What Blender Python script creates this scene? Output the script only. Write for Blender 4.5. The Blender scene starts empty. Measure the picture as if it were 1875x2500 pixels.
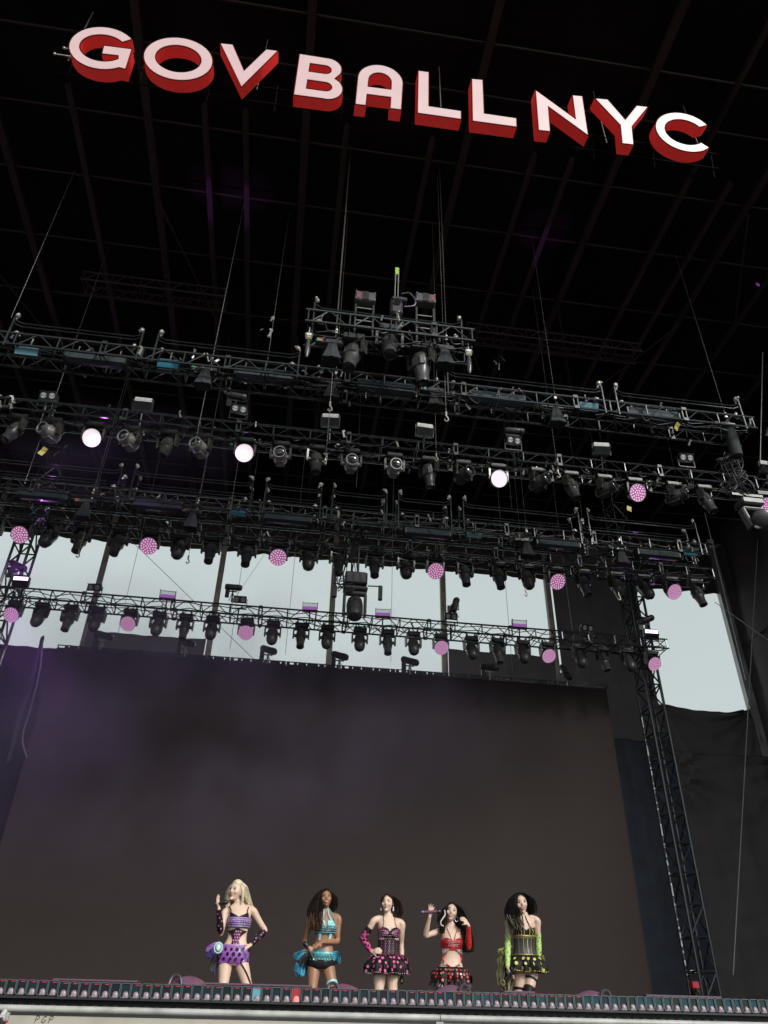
import bpy, bmesh, math, random
from mathutils import Vector, Matrix, Quaternion
import numpy as np
random.seed(7)
rng = random.Random(11)
SC = bpy.context.scene
COL = SC.collection
PI = math.pi
def rad(a): return math.radians(a)

# ------------------------------------------------------------------ camera
FPX, CAMZ = 1834.0, 1.8
_y, _p, _r = rad(7.35), rad(34.0), rad(1.3)
F = Vector((math.sin(_y)*math.cos(_p), math.cos(_y)*math.cos(_p), math.sin(_p)))
R0 = Vector((math.cos(_y), -math.sin(_y), 0)); U0 = R0.cross(F)
CR = math.cos(_r)*R0 + math.sin(_r)*U0
CU = math.cos(_r)*U0 - math.sin(_r)*R0
cam = bpy.data.cameras.new('camera'); camo = bpy.data.objects.new('camera', cam); COL.objects.link(camo)
m3 = Matrix((CR, CU, -F)).transposed()
camo.matrix_world = Matrix.Translation((0, 0, CAMZ)) @ m3.to_4x4()
cam.sensor_fit = 'VERTICAL'; cam.sensor_height = 36.0; cam.lens = FPX/2500*36.0
cam.clip_start = 0.05; cam.clip_end = 3000
SC.camera = camo
SC.render.resolution_x, SC.render.resolution_y = 768, 1024

# ------------------------------------------------------------------ sky, sun, exposure
SUN_EL, SUN_AZ = 28.0, 152.0          # azimuth clockwise from +Y: the sun stands behind the camera
w = bpy.data.worlds.new('World'); SC.world = w; w.use_nodes = True
nt = w.node_tree; nt.nodes.clear()
sky = nt.nodes.new('ShaderNodeTexSky'); sky.sky_type = 'NISHITA'; sky.sun_disc = False
sky.sun_elevation = rad(SUN_EL); sky.sun_rotation = rad(SUN_AZ)
sky.air_density = 1.0; sky.dust_density = 6.0; sky.ozone_density = 1.0; sky.altitude = 0
hs = nt.nodes.new('ShaderNodeHueSaturation'); hs.inputs['Saturation'].default_value = 0.10; hs.inputs['Value'].default_value = 2.0
bg = nt.nodes.new('ShaderNodeBackground'); bg.inputs[1].default_value = 0.12
out = nt.nodes.new('ShaderNodeOutputWorld')
tint = nt.nodes.new('ShaderNodeMix'); tint.data_type = 'RGBA'; tint.blend_type = 'MULTIPLY'; tint.inputs[0].default_value = 1.0; tint.inputs[7].default_value = (0.90, 1.0, 0.98, 1)
nt.links.new(sky.outputs[0], hs.inputs['Color']); nt.links.new(hs.outputs[0], tint.inputs[6]); even = nt.nodes.new('ShaderNodeMix'); even.data_type = 'RGBA'; even.inputs[0].default_value = 0.72; even.inputs[7].default_value = (4.75, 5.3, 5.32, 1)   # even overcast veil
nt.links.new(tint.outputs[2], even.inputs[6]); nt.links.new(even.outputs[2], bg.inputs[0]); nt.links.new(bg.outputs[0], out.inputs[0])
sl = bpy.data.lights.new('sun', 'SUN'); sl.energy = 2.1; sl.angle = rad(14); sl.color = (1.0, 0.95, 0.88)
so = bpy.data.objects.new('sun', sl); COL.objects.link(so)
_sd = Vector((math.sin(rad(SUN_AZ))*math.cos(rad(SUN_EL)), math.cos(rad(SUN_AZ))*math.cos(rad(SUN_EL)), math.sin(rad(SUN_EL))))
so.rotation_euler = _sd.to_track_quat('Z', 'Y').to_euler(); so.location = _sd*60
SC.view_settings.view_transform = 'Standard'; SC.view_settings.look = 'None'
SC.view_settings.exposure = 0.0; SC.view_settings.gamma = 1.0
SC.cycles.use_denoising = True
SC.cycles.volume_step_rate = 3.0; SC.cycles.volume_max_steps = 64; SC.cycles.max_bounces = 6; SC.cycles.volume_bounces = 0
SC.cycles.sample_clamp_indirect = 4.0

# ------------------------------------------------------------------ pixel helpers (a pixel gives a direction, Y or Z the distance)
def ray(px, py): return F + CR*((px-937.5)/FPX) - CU*((py-1250)/FPX)
def atY(px, py, Y):
    d = ray(px, py); return d*(Y/d.y) + Vector((0, 0, CAMZ))
def atZ(px, py, Z):
    d = ray(px, py); return d*((Z-CAMZ)/d.z) + Vector((0, 0, CAMZ))

# ------------------------------------------------------------------ materials
MATS = {}
def mat(name, col, rough=0.6, metal=0.0, emit=None, estr=0.0, noise=0.0, nscale=6.0, bump=0.0, bscale=40.0, spec=0.5, coat=0.0, trans=0.0, sheen=0.0, stretch=None, alpha=1.0, bdist=0.02):
    if name in MATS: return MATS[name]
    m = bpy.data.materials.new(name); m.use_nodes = True
    t = m.node_tree; b = t.nodes['Principled BSDF']
    b.inputs['Base Color'].default_value = (*col, 1); b.inputs['Roughness'].default_value = rough
    b.inputs['Metallic'].default_value = metal; b.inputs['Specular IOR Level'].default_value = spec
    b.inputs['Coat Weight'].default_value = coat; b.inputs['Transmission Weight'].default_value = trans
    b.inputs['Sheen Weight'].default_value = sheen; b.inputs['Alpha'].default_value = alpha
    if emit: b.inputs['Emission Color'].default_value = (*emit, 1); b.inputs['Emission Strength'].default_value = estr
    if noise or bump:
        tc = t.nodes.new('ShaderNodeTexCoord'); src = tc.outputs['Object']
        if stretch:
            mp = t.nodes.new('ShaderNodeMapping'); mp.inputs['Scale'].default_value = stretch
            t.links.new(src, mp.inputs[0]); src = mp.outputs[0]
    if noise:
        n = t.nodes.new('ShaderNodeTexNoise'); n.inputs['Scale'].default_value = nscale; n.inputs['Detail'].default_value = 5
        t.links.new(src, n.inputs['Vector'])
        cr = t.nodes.new('ShaderNodeMapRange'); cr.inputs[1].default_value = 0.3; cr.inputs[2].default_value = 0.7
        cr.inputs[3].default_value = 1-noise; cr.inputs[4].default_value = 1+noise
        t.links.new(n.outputs[0], cr.inputs[0])
        mx = t.nodes.new('ShaderNodeMix'); mx.data_type = 'RGBA'; mx.blend_type = 'MULTIPLY'; mx.inputs[0].default_value = 1
        mx.inputs[6].default_value = (*col, 1); t.links.new(cr.outputs[0], mx.inputs[7])
        t.links.new(mx.outputs[2], b.inputs['Base Color'])
        rr = t.nodes.new('ShaderNodeMapRange'); rr.inputs[3].default_value = max(0.05, rough-0.12); rr.inputs[4].default_value = min(1, rough+0.12)
        t.links.new(n.outputs[0], rr.inputs[0]); t.links.new(rr.outputs[0], b.inputs['Roughness'])
    if bump:
        n2 = t.nodes.new('ShaderNodeTexNoise'); n2.inputs['Scale'].default_value = bscale; n2.inputs['Detail'].default_value = 4
        t.links.new(src, n2.inputs['Vector'])
        bp = t.nodes.new('ShaderNodeBump'); bp.inputs['Strength'].default_value = bump; bp.inputs['Distance'].default_value = bdist
        t.links.new(n2.outputs[0], bp.inputs['Height']); t.links.new(bp.outputs[0], b.inputs['Normal'])
    MATS[name] = m
    return m
BLACK = mat('black_powder_coat', (0.018, 0.019, 0.021), 0.38, 0.0, noise=0.35, nscale=9)
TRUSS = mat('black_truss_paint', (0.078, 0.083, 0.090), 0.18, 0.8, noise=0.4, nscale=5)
DARKG = mat('dark_grey_housing', (0.060, 0.059, 0.06), 0.30, 0.0, noise=0.25, nscale=8)
GREYH = mat('grey_housing', (0.10, 0.098, 0.098), 0.4, 0.0, noise=0.2, nscale=8)
SILVER = mat('cast_aluminium', (0.46, 0.44, 0.41), 0.34, 0.4, noise=0.2, nscale=20)
CHAINM = mat('chain_steel', (0.20, 0.18, 0.16), 0.4, 0.5)
CABLEM = mat('black_cable_rubber', (0.012, 0.012, 0.013), 0.5)
LENS = mat('lens_glass', (0.01, 0.014, 0.018), 0.06, 0.0, spec=0.9, coat=1.0)
LENSW = mat('blinder_lens', (0.55, 0.55, 0.56), 0.15, 0.3)
WHITEP = mat('strobe_panel', (0.62, 0.60, 0.60), 0.25, noise=0.15, nscale=14)
BLUEREFL = mat('blue_sky_reflection', (0.05, 0.24, 0.36), 0.18, coat=0.6, noise=0.1)  # the sky's reflection is painted into the base colour of both panels
SKYREFL = mat('pale_sky_reflection', (0.16, 0.30, 0.38), 0.2, coat=0.6, noise=0.1)
BAGM = mat('chain_bag_cloth', (0.028, 0.031, 0.036), 0.8, noise=0.3, nscale=12, bump=0.5, bscale=25, stretch=(6, 6, 1))
ORANGE = mat('orange_led', (0.5, 0.12, 0.02), 0.4, emit=(1, 0.3, 0.05), estr=0.6)
GREENL = mat('green_label', (0.05, 0.42, 0.16), 0.5)
REDL = mat('red_label', (0.55, 0.05, 0.04), 0.5)
BLUEL = mat('blue_label', (0.03, 0.26, 0.55), 0.5)
YELL = mat('yellow_label', (0.34, 0.29, 0.06), 0.5)
WHITEL = mat('white_label', (0.65, 0.68, 0.7), 0.5)
LEDW = mat('led_white_pink', (0.6, 0.5, 0.55), 0.4, emit=(1.0, 0.84, 0.92), estr=0.8)
LEDP = mat('led_pink', (0.26, 0.10, 0.22), 0.4, emit=(0.34, 0.07, 0.26), estr=0.62)
LEDPL = mat('led_pink_cell', (0.6, 0.4, 0.55), 0.3, emit=(0.92, 0.60, 0.80), estr=0.75)
STROBEON = mat('strobe_lit', (1, 0.9, 1), 0.4, emit=(1.0, 0.72, 1.0), estr=3.0)
STROBEDIM = mat('strobe_dim_purple', (0.45, 0.25, 0.5), 0.35, emit=(0.42, 0.12, 0.52), estr=0.55)
STROBEGL = mat('strobe_clear_cover', (0.80, 0.84, 0.85), 0.15, trans=0.9, noise=0.05)
BROWNST = mat('weathered_steel', (0.34, 0.275, 0.235), 0.55, 0.2, noise=0.3, nscale=4)
ALU = mat('aluminium_column', (0.42, 0.41, 0.40), 0.42, 0.4, noise=0.2, nscale=3)
ROOFM = mat('black_roof_membrane', (0.014, 0.0105, 0.010), 0.9, noise=0.4, nscale=0.6, spec=0.15)
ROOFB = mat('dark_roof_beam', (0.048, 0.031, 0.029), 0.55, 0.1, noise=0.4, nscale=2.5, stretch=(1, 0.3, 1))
# a very dark cloth with folds
DRAPE = mat('black_drape', (0.14, 0.122, 0.122), 0.85, noise=0.12, nscale=1.2, spec=0.2)
DRAPEB = mat('blue_black_drape', (0.026, 0.031, 0.042), 0.85, noise=0.3, nscale=2, spec=0.2)

# ------------------------------------------------------------------ mesh building
class MB:
    def __init__(s): s.v = []; s.f = []
    def add(s, vs, fs):
        o = len(s.v); s.v += [tuple(v) for v in vs]; s.f += [tuple(i+o for i in f) for f in fs]; return s
    def box(s, c, d, R=None):
        c = Vector(c); h = Vector(d)/2; vs = []
        for z in (-1, 1):
            for y in (-1, 1):
                for x in (-1, 1):
                    p = Vector((x*h.x, y*h.y, z*h.z)); vs.append(c + (R @ p if R else p))
        return s.add(vs, [(0, 2, 3, 1), (4, 5, 7, 6), (0, 1, 5, 4), (2, 6, 7, 3), (0, 4, 6, 2), (1, 3, 7, 5)])
    def bevbox(s, c, d, b=0.01, R=None):
        # chamfered box: three stacked rings
        c = Vector(c); hx, hy, hz = d[0]/2, d[1]/2, d[2]/2; rings = []
        for z, i in ((-hz, b), (-hz+b, 0), (hz-b, 0), (hz, b)):
            x, y = hx-i, hy-i; k = b
            ring = [(-x+k, -y), (x-k, -y), (x, -y+k), (x, y-k), (x-k, y), (-x+k, y), (-x, y-k), (-x, -y+k)]
            rings.append([(c + (R @ Vector((a, e, z)) if R else Vector((a, e, z)))) for a, e in ring])
        return s.loft(rings)
    def loft(s, rings, caps=True, closed=True):
        n = len(rings[0]); vs = [p for r in rings for p in r]; fs = []
        for i in range(len(rings)-1):
            for j in range(n if closed else n-1):
                k = (j+1) % n; fs.append((i*n+j, i*n+k, (i+1)*n+k, (i+1)*n+j))
        if caps and closed:
            fs.append(tuple(reversed(range(n)))); fs.append(tuple((len(rings)-1)*n+j for j in range(n)))
        return s.add(vs, fs)
    def cyl(s, p0, p1, r0, r1=None, n=8, caps=True):
        return s.tube([p0, p1], [r0, r0 if r1 is None else r1], n, caps)
    def tube(s, pts, r, n=6, caps=True, flat=1.0, up=None):
        pts = [Vector(p) for p in pts]
        if not isinstance(r, (list, tuple)): r = [r]*len(pts)
        rings = []; ref = Vector(up) if up else None
        for i, p in enumerate(pts):
            t = (pts[min(i+1, len(pts)-1)] - pts[max(i-1, 0)])
            if t.length < 1e-9: t = Vector((0, 0, 1))
            t.normalize()
            if ref is None: ref = Vector((1, 0, 0)) if abs(t.x) < 0.8 else Vector((0, 1, 0))
            a = ref - t*ref.dot(t)
            if a.length < 1e-6: a = t.orthogonal()
            a.normalize(); ref = a; b = t.cross(a)
            rings.append([p + a*(r[i]*math.cos(2*PI*k/n)) + b*(r[i]*flat*math.sin(2*PI*k/n)) for k in range(n)])
        return s.loft(rings, caps)
    def lathe(s, prof, n=16, M=None):
        rings = []
        for r, z in prof:
            ring = [Vector((r*math.cos(2*PI*k/n), r*math.sin(2*PI*k/n), z)) for k in range(n)]
            rings.append([(M @ p if M else p) for p in ring])
        return s.loft(rings)
    def sphere(s, c, r, nu=12, nv=8, M=None):
        c = Vector(c); r = (r, r, r) if isinstance(r, (int, float)) else r; rings = []
        for i in range(nv+1):
            a = -PI/2 + PI*i/nv; ca = max(math.cos(a), 0.02)
            rings.append([c + (M @ Vector((r[0]*ca*math.cos(2*PI*k/nu), r[1]*ca*math.sin(2*PI*k/nu), r[2]*math.sin(a))) if M else Vector((r[0]*ca*math.cos(2*PI*k/nu), r[1]*ca*math.sin(2*PI*k/nu), r[2]*math.sin(a)))) for k in range(nu)])
        return s.loft(rings)
    def disc(s, c, nrm, r, n=8, th=0.0, sq=1.0):
        c = Vector(c); nrm = Vector(nrm).normalized(); a = nrm.orthogonal().normalized(); b = nrm.cross(a)
        ring = [c + nrm*th + a*(r*math.cos(2*PI*k/n)) + b*(r*sq*math.sin(2*PI*k/n)) for k in range(n)]
        return s.add(ring, [tuple(range(n))])
    def prism(s, poly, d0, d1, M=None):
        a = [Vector((x, y, d0)) for x, y in poly]; b = [Vector((x, y, d1)) for x, y in poly]
        if M: a = [M @ p for p in a]; b = [M @ p for p in b]
        return s.loft([a, b])
    def mesh(s, name, material=None, smooth=False):
        me = bpy.data.meshes.new(name); me.from_pydata(s.v, [], s.f)
        if material: me.materials.append(material)
        if smooth:
            me.polygons.foreach_set('use_smooth', [True]*len(me.polygons))
            try: me.set_sharp_from_angle(angle=rad(40))
            except Exception: pass
        me.update(); return me
    def build(s, name, material, parent=None, loc=None, rot=None, smooth=False):
        return put(name, s.mesh(name, material, smooth), parent, loc, rot)

def put(name, me, parent=None, loc=None, rot=None, scale=None):
    o = bpy.data.objects.new(name, me); COL.objects.link(o)
    if parent: o.parent = parent
    if loc is not None: o.location = loc
    if rot is not None:
        if isinstance(rot, (Matrix,)): o.rotation_euler = rot.to_euler()
        elif isinstance(rot, Quaternion): o.rotation_euler = rot.to_euler()
        else: o.rotation_euler = rot
    if scale is not None: o.scale = scale
    return o
def tag(o, label, cat, group=None):
    o['label'] = label; o['category'] = cat
    if group: o['group'] = group
    return o
def thing(name, label, cat, loc=(0, 0, 0), group=None, rot=None, scale=None):
    return tag(put(name, None, None, loc, rot, scale), label, cat, group)
CACHE = {}
def shared(key, fn, material, smooth=False):
    if key not in CACHE:
        b = MB(); fn(b); CACHE[key] = b.mesh(key, material, smooth)
    return CACHE[key]
def bar(parent, name, p0, p1, r, material, n=6):
    me = shared('bar_%s_%d' % (material.name, n), lambda b: b.cyl((0, 0, 0), (0, 0, 1), 1, n=n), material, True)
    p0, p1 = Vector(p0), Vector(p1); d = p1-p0
    return put(name, me, parent, p0, d.to_track_quat('Z', 'Y'), (r, r, d.length))
def ordinal(i):
    return ['leftmost', 'second from left', 'third from left', 'fourth from left', 'fifth from left', 'sixth from left', 'seventh from left', 'eighth from left', 'ninth from left', 'tenth from left',
            'eleventh from left', 'twelfth from left', 'thirteenth from left', 'fourteenth from left', 'fifteenth from left', 'sixteenth from left', 'seventeenth from left', 'eighteenth from left'][i]
def spline(pts, sub=4):
    pts = [Vector(p) for p in pts]; res = []
    for i in range(len(pts)-1):
        p0 = pts[max(i-1, 0)]; p1 = pts[i]; p2 = pts[i+1]; p3 = pts[min(i+2, len(pts)-1)]
        for k in range(sub):
            t = k/sub
            res.append(0.5*((2*p1) + (p2-p0)*t + (2*p0-5*p1+4*p2-p3)*t*t + (3*p1-p0-3*p2+p3)*t*t*t))
    res.append(pts[-1]); return res
def lerpn(xs, ys, x):
    if x <= xs[0]: return ys[0]
    for i in range(len(xs)-1):
        if x <= xs[i+1]:
            t = (x-xs[i])/(xs[i+1]-xs[i]); t = t*t*(3-2*t) if False else t
            return ys[i]*(1-t)+ys[i+1]*t
    return ys[-1]
# ================================================================== SETTING
FLOOR = 1.45
g = MB().box((0, 200, -0.05), (1400, 1400, 0.1)).build('ground', mat('trampled_ground', (0.045, 0.042, 0.038), 0.95, noise=0.4, nscale=0.8)); g['kind'] = 'structure'
# stage deck: boards laid side by side
DECK = mat('black_stage_deck', (0.014, 0.013, 0.013), 0.7, noise=0.3, nscale=2, spec=0.3)
sf = MB().box((2.5, 17.2, FLOOR/2-0.02), (31, 17.0, FLOOR-0.04)).build('stage_floor', mat('stage_substructure', (0.012, 0.012, 0.013), 0.9)); sf['kind'] = 'structure'
pm = shared('deck_panel', lambda b: b.box((0, 0, -0.02), (2.42, 1.2, 0.035)), DECK)
for i in range(12):
    for j in range(13):
        put('deck_panel', pm, sf, (-11.6+i*2.44, 9.4+j*1.22, FLOOR-0.001))

# ---- roof: thing with membrane strips, beams, purlins, back columns
ZR = 18.9
roof = thing('stage_roof', 'black fabric stage roof on dark steel beams above the whole stage', 'stage roof', (2, 14, 0))
def rp(x, y, z): return (x-2, y-14, z)
xs = [-14.4, -11.1, -7.7, -4.3, -0.77, 2.9, 6.5, 10.1, 13.7, 18.4]
for i in range(len(xs)-1):
    m = MB(); a, b = xs[i]-0.07, xs[i+1]+0.07; rows = []
    for j in range(9):
        y = 4.9 + j*(26.0-4.9)/8
        rows.append([rp(a+(b-a)*k/6, y, ZR+0.10+0.02*(i%2)-0.16*math.sin(PI*k/6)*(0.8+0.2*math.sin(j))) for k in range(7)])
    m.loft(rows, caps=False, closed=False); m.build('roof_panel', ROOFM, roof, smooth=True)
beam = shared('roof_beam_main', lambda b: b.box((0, 0, 0), (0.12, 20.8, 0.2)).box((0, 0, -0.105), (0.17, 20.8, 0.02)), ROOFB)
for x in xs[1:-1]: put('roof_beam', beam, roof, rp(x, 15.4, 18.5+0.1))
beam2 = shared('roof_beam_small', lambda b: b.box((0, 0, 0), (0.09, 16.4, 0.14)).box((0, 0, -0.075), (0.13, 16.4, 0.016)), ROOFB)
for x in (-9.3, -5.9, -3.0, -2.1, 0.15, 2.1, 4.5, 5.4, 8.3, 9.3, 11.7): put('roof_joist', beam2, roof, rp(x, 17.4, 18.44))
beam3 = shared('roof_beam_front', lambda b: b.box((0, 0, 0), (0.09, 4.1, 0.14)), ROOFB)
put('roof_joist', beam3, roof, rp(8.3, 7.05, 18.44))
for y in (5.1, 7.15, 8.2, 9.85, 11.5, 13.4, 15.3, 17.2, 19.1, 21.0, 22.9, 24.8):
    bar(roof, 'purlin', rp(-14.3, y, 18.62), rp(17.5, y, 18.62), 0.028, ROOFB, 6)
# bracing between beams
for (xa, ya, xb, yb) in ((-9.3, 13.3, -7.7, 17.2), (-4.3, 11.5, -3.0, 15.3), (6.5, 13.4, 8.3, 17.2), (8.3, 17.2, 10.1, 13.4), (10.1, 9.85, 11.7, 13.4), (4.5, 15.3, 6.5, 19.1), (-0.77, 15.3, 0.15, 19.1)):
    bar(roof, 'roof_brace', rp(xa, ya, 18.3), rp(xb, yb, 18.3), 0.03, ROOFB, 6)
# back columns
YB = 25.0
colm = shared('back_column', lambda b: b.box((0, 0, ZR/2), (0.17, 0.2, ZR)).box((0.10, -0.06, ZR/2), (0.03, 0.05, ZR)), BROWNST)
for x in (-11.2, -7.02, -2.83, 1.36, 5.55, 9.74): put('column', colm, roof, rp(x, YB, 0))
colw = shared('corner_column', lambda b: b.box((0, 0, ZR/2), (0.26, 0.3, ZR)).box((-0.15, -0.10, ZR/2), (0.045, 0.08, ZR)).box((0.15, 0.08, ZR/2), (0.04, 0.06, ZR)), ALU)
put('column', colw, roof, rp(17.15, YB, 0)); put('column', colw, roof, rp(-13.9, YB, 0))
fr = shared('front_column', lambda b: b.box((0, 0, ZR/2), (0.5, 0.5, ZR)), ALU)
put('column', fr, roof, rp(-14.1, 5.3, 0)); put('column', fr, roof, rp(17.9, 5.3, 0))
# top header along the back
put('header_drape', shared('header', lambda b: b.loft([[(-15.7+32.6*i/120, 0.05*math.sin(i*1.3)+0.03*math.sin(i*2.9+j), -1.25+2.5*j/6-(0.05 if j == 0 else 0)*math.sin(i*0.8)**2) for i in range(121)] for j in range(7)], caps=False, closed=False), mat('brown_black_header', (0.055, 0.045, 0.04), 0.85, noise=0.3, nscale=1.5), True), roof, rp(1.6, YB+0.16, 17.68))

# ---- drapes: sagging cloth sheets with folds
def drape(label, xa, xb, ztop, zbot, Y, sag=0.12, material=DRAPE, fold=0.06, seed=0, group='black drapes closing the back of the stage', pulls=(), n=44, mz=60, wr=0.004):
    r = random.Random(seed); ph = [r.uniform(0, 6.28) for _ in range(8)]
    t = thing('drape', label, 'drape', ((xa+xb)/2, Y, zbot), group)
    rows = []; W = xb-xa
    for j in range(mz+1):
        v = j/mz; row = []
        for i in range(n+1):
            u = i/n
            z = zbot + (ztop-zbot)*v - sag*4*u*(1-u)*(v**3)
            y = fold*(0.5*math.sin(u*W*4.2+ph[0]+0.8*math.sin(v*3+ph[1])) + 0.4*math.sin(u*W*9.5+ph[2]+v*2.2)*(0.4+0.6*v) + 0.5*math.sin(u*W*2.0-v*5.5+ph[3])*(1-v*0.3))
            y += wr*math.sin(v*(ztop-zbot)*9+1.6*math.sin(u*5+ph[5])+ph[6])*(0.4+0.6*math.sin(u*7+v*9+ph[7])**2)
            for (pu, pv, am) in pulls:      # diagonal drag folds running from a pulled corner
                dx, dz = (u-pu)*W, (v-pv)*(ztop-zbot); ang = math.atan2(dz, dx); dd = math.hypot(dx, dz)
                y += am*math.sin(ang*16+ph[4])*math.exp(-dd/2.2)
            row.append((xa+W*u-(xa+xb)/2, y, z-zbot))
        rows.append(row)
    m = MB().loft(rows, caps=False, closed=False)
    m.build('cloth', material, t, smooth=True)
    hm = MB().tube([(x, y-0.012, z) for x, y, z in rows[-1]], 0.018, 5); hm.build('top_hem', material, t, smooth=True)
    return t
drape('dark drape behind the screen at far left below the sky opening', -11.1, -7.1, 11.9, FLOOR, YB-0.25, 0.05, DRAPEB, 0.08, 1)
drape('raised dark drape behind the screen in the second bay from left', -6.93, -2.93, 12.6, FLOOR, YB-0.25, 0.04, DRAPE, 0.05, 2)
drape('dark drape in the third bay, hidden mostly by the screen', -2.73, 1.26, 11.2, FLOOR, YB-0.25, 0.05, DRAPE, 0.05, 3)
drape('dark drape in the fourth bay, hidden mostly by the screen', 1.46, 5.45, 11.2, FLOOR, YB-0.25, 0.05, DRAPE, 0.05, 4)
drape('raised dark drape over right end of the screen', 5.65, 9.64, 12.93, FLOOR, YB-0.25, 0.04, DRAPE, 0.05, 5)
drape('full height dark drape beside the right truss tower closing the whole bay', 9.84, 13.35, 17.9, FLOOR, YB-0.25, 0.05, DRAPE, 0.06, 6)
drape('wrinkled black drape sagging under the right sky opening', 13.3, 17.1, 11.55, 9.35, YB-0.05, 0.22, DRAPE, 0.05, 7, pulls=((0.98, 0.95, 0.12), (0.02, 0.98, 0.08)), wr=0.03)
drape('tall wrinkled black drape below the right sky opening', 13.2, 17.9, 9.75, FLOOR, YB-0.4, 0.10, DRAPE, 0.07, 8, pulls=((0.0, 0.9, 0.16), (1.0, 0.97, 0.14)), wr=0.03)
drape('blue-black drape strip between the screen and right tower', 9.95, 12.2, 9.3, FLOOR, 22.4, 0.05, DRAPEB, 0.10, 9)
drape('blue-black drape hanging left of the video screen', -11.0, -6.9, 9.4, FLOOR, 22.4, 0.05, DRAPEB, 0.12, 10)
# side walls
for (nm, lab, x, sd) in (('left', 'tall black cloth wall closing the left side of stage', -14.0, 21), ('right', 'tall black cloth wall closing the right side of stage', 17.50, 22)):
    t = thing('side_drape', lab, 'drape', (x, 16, 0), 'black cloth side walls'); r = random.Random(sd); rows = []
    for j in range(25):
        v = j/24; rows.append([(0.14*math.sin(i*0.9+r.random()*0.4)+0.10*math.sin(i*0.31+v*5)-0.05*v, -7.5+16.5*i/50.0, v*18.6) for i in range(51)]); rows[-1] = [(a_[0]-(0.40 if (x > 0 and q_ == 50) else 0), a_[1]+(0.35 if q_ == 50 else 0), a_[2]) for q_, a_ in enumerate(rows[-1])]
    MB().loft(rows, caps=False, closed=False).build('cloth', DRAPE, t, smooth=True)
    for z in (4.6, 9.3, 14.0): bar(t, 'batten_pole', (-0.2 if x > 0 else 0.2, -7.5, z), (-0.2 if x > 0 else 0.2, 9.0, z), 0.03, TRUSS)

# ---- video screen: LED panels on a frame
SX0, SX1, SZ1, SY = -6.59, 9.69, 10.33, 21.0
scr = thing('video_screen', 'huge switched-off grey-black video screen behind the performers', 'screen', (1.55, SY, FLOOR))
SCRM = mat('led_screen_face', (0.029, 0.0198, 0.0180), 0.72, noise=0.10, nscale=1.2, spec=0.25)
# fine weave of LED rows
_t = SCRM.node_tree; _b = _t.nodes['Principled BSDF']
_tc = _t.nodes.new('ShaderNodeTexCoord'); _wv = _t.nodes.new('ShaderNodeTexWave'); _wv.bands_direction = 'Z'; _wv.inputs['Scale'].default_value = 40
_wv2 = _t.nodes.new('ShaderNodeTexWave'); _wv2.bands_direction = 'X'; _wv2.inputs['Scale'].default_value = 40
_t.links.new(_tc.outputs['Object'], _wv.inputs[0]); _t.links.new(_tc.outputs['Object'], _wv2.inputs[0])
_ad = _t.nodes.new('ShaderNodeMath'); _t.links.new(_wv.outputs[1], _ad.inputs[0]); _t.links.new(_wv2.outputs[1], _ad.inputs[1])
_bp = _t.nodes.new('ShaderNodeBump'); _bp.inputs['Strength'].default_value = 0.25; _bp.inputs['Distance'].default_value = 0.004
_t.links.new(_ad.outputs[0], _bp.inputs['Height']); _t.links.new(_bp.outputs[0], _b.inputs['Normal'])
NC, NR = 20, 11; pw = (SX1-SX0)/NC; phh = (SZ1-FLOOR-0.02)/NR
pan = shared('led_panel', lambda b: b.box((0, 0, 0), (pw-0.0008, 0.09, phh-0.0008)), SCRM)
for i in range(NC):
    for j in range(NR):
        put('led_panel', pan, scr, (SX0+pw*(i+0.5)-1.55, rng.uniform(-0.0003, 0.0003), phh*(j+0.5)+0.01))
bk = MB()
for i in range(NC+1): bk.box((SX0+pw*i-1.55+(0.03 if i == 0 else -0.03 if i == NC else 0), 0.22, (SZ1-FLOOR)/2), (0.06, 0.3, SZ1-FLOOR-0.1))
bk.build('support_frame', BLACK, scr)
# header rails with slots and holes along the top edge
def slotrail(b):
    L = pw*2-0.02; h = 0.15; rr = random.Random(4)
    b.box((0, 0, 0.03), (L, 0.03, 0.06)).box((0, 0, h-0.012), (L, 0.03, 0.022))
    x = -L/2
    for wd, gp in ((0.03, 0.17), (0.10, 0.03), (0.24, 0.025), (0.33, 0.03), (0.16, 0.02), (0.30, 0.03), (0.13, 0.02), (0.10, 0.17), (0.05, 0)):
        b.box((x+wd/2, 0, h/2), (wd, 0.028, h-0.03)); x += wd+gp
sr = shared('slot_rail', slotrail, BLACK)
for i in range(10): put('header_rail', sr, scr, (SX0+pw*(2*i+1)-1.55, 0.03, SZ1-FLOOR+rng.uniform(-0.004, 0.004)))

# ---- front fascia, black upstand under the light strip
fas = thing('stage_front_riser', 'black riser along the stage front under the cell lights', 'riser', (1.6, 8.62, 0))
MB().box((0, 0.12, 0.955), (16, 0.18, 1.91)).build('fascia_panel', CABLEM, fas)
stub = shared('stub', lambda b: b.box((0.012, 0, 0), (0.012, 0.03, 0.06)).box((-0.012, 0, 0), (0.012, 0.03, 0.06)), GREYH)
for i in range(86): put('bracket', stub, fas, (-3.95-1.6+0.6+i*0.0935, -0.02, 1.826))
ws = MB().box((0, -0.30, 1.78), (16, 0.5, 0.05)); ws.build('cable_shelf', CABLEM, fas)
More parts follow.
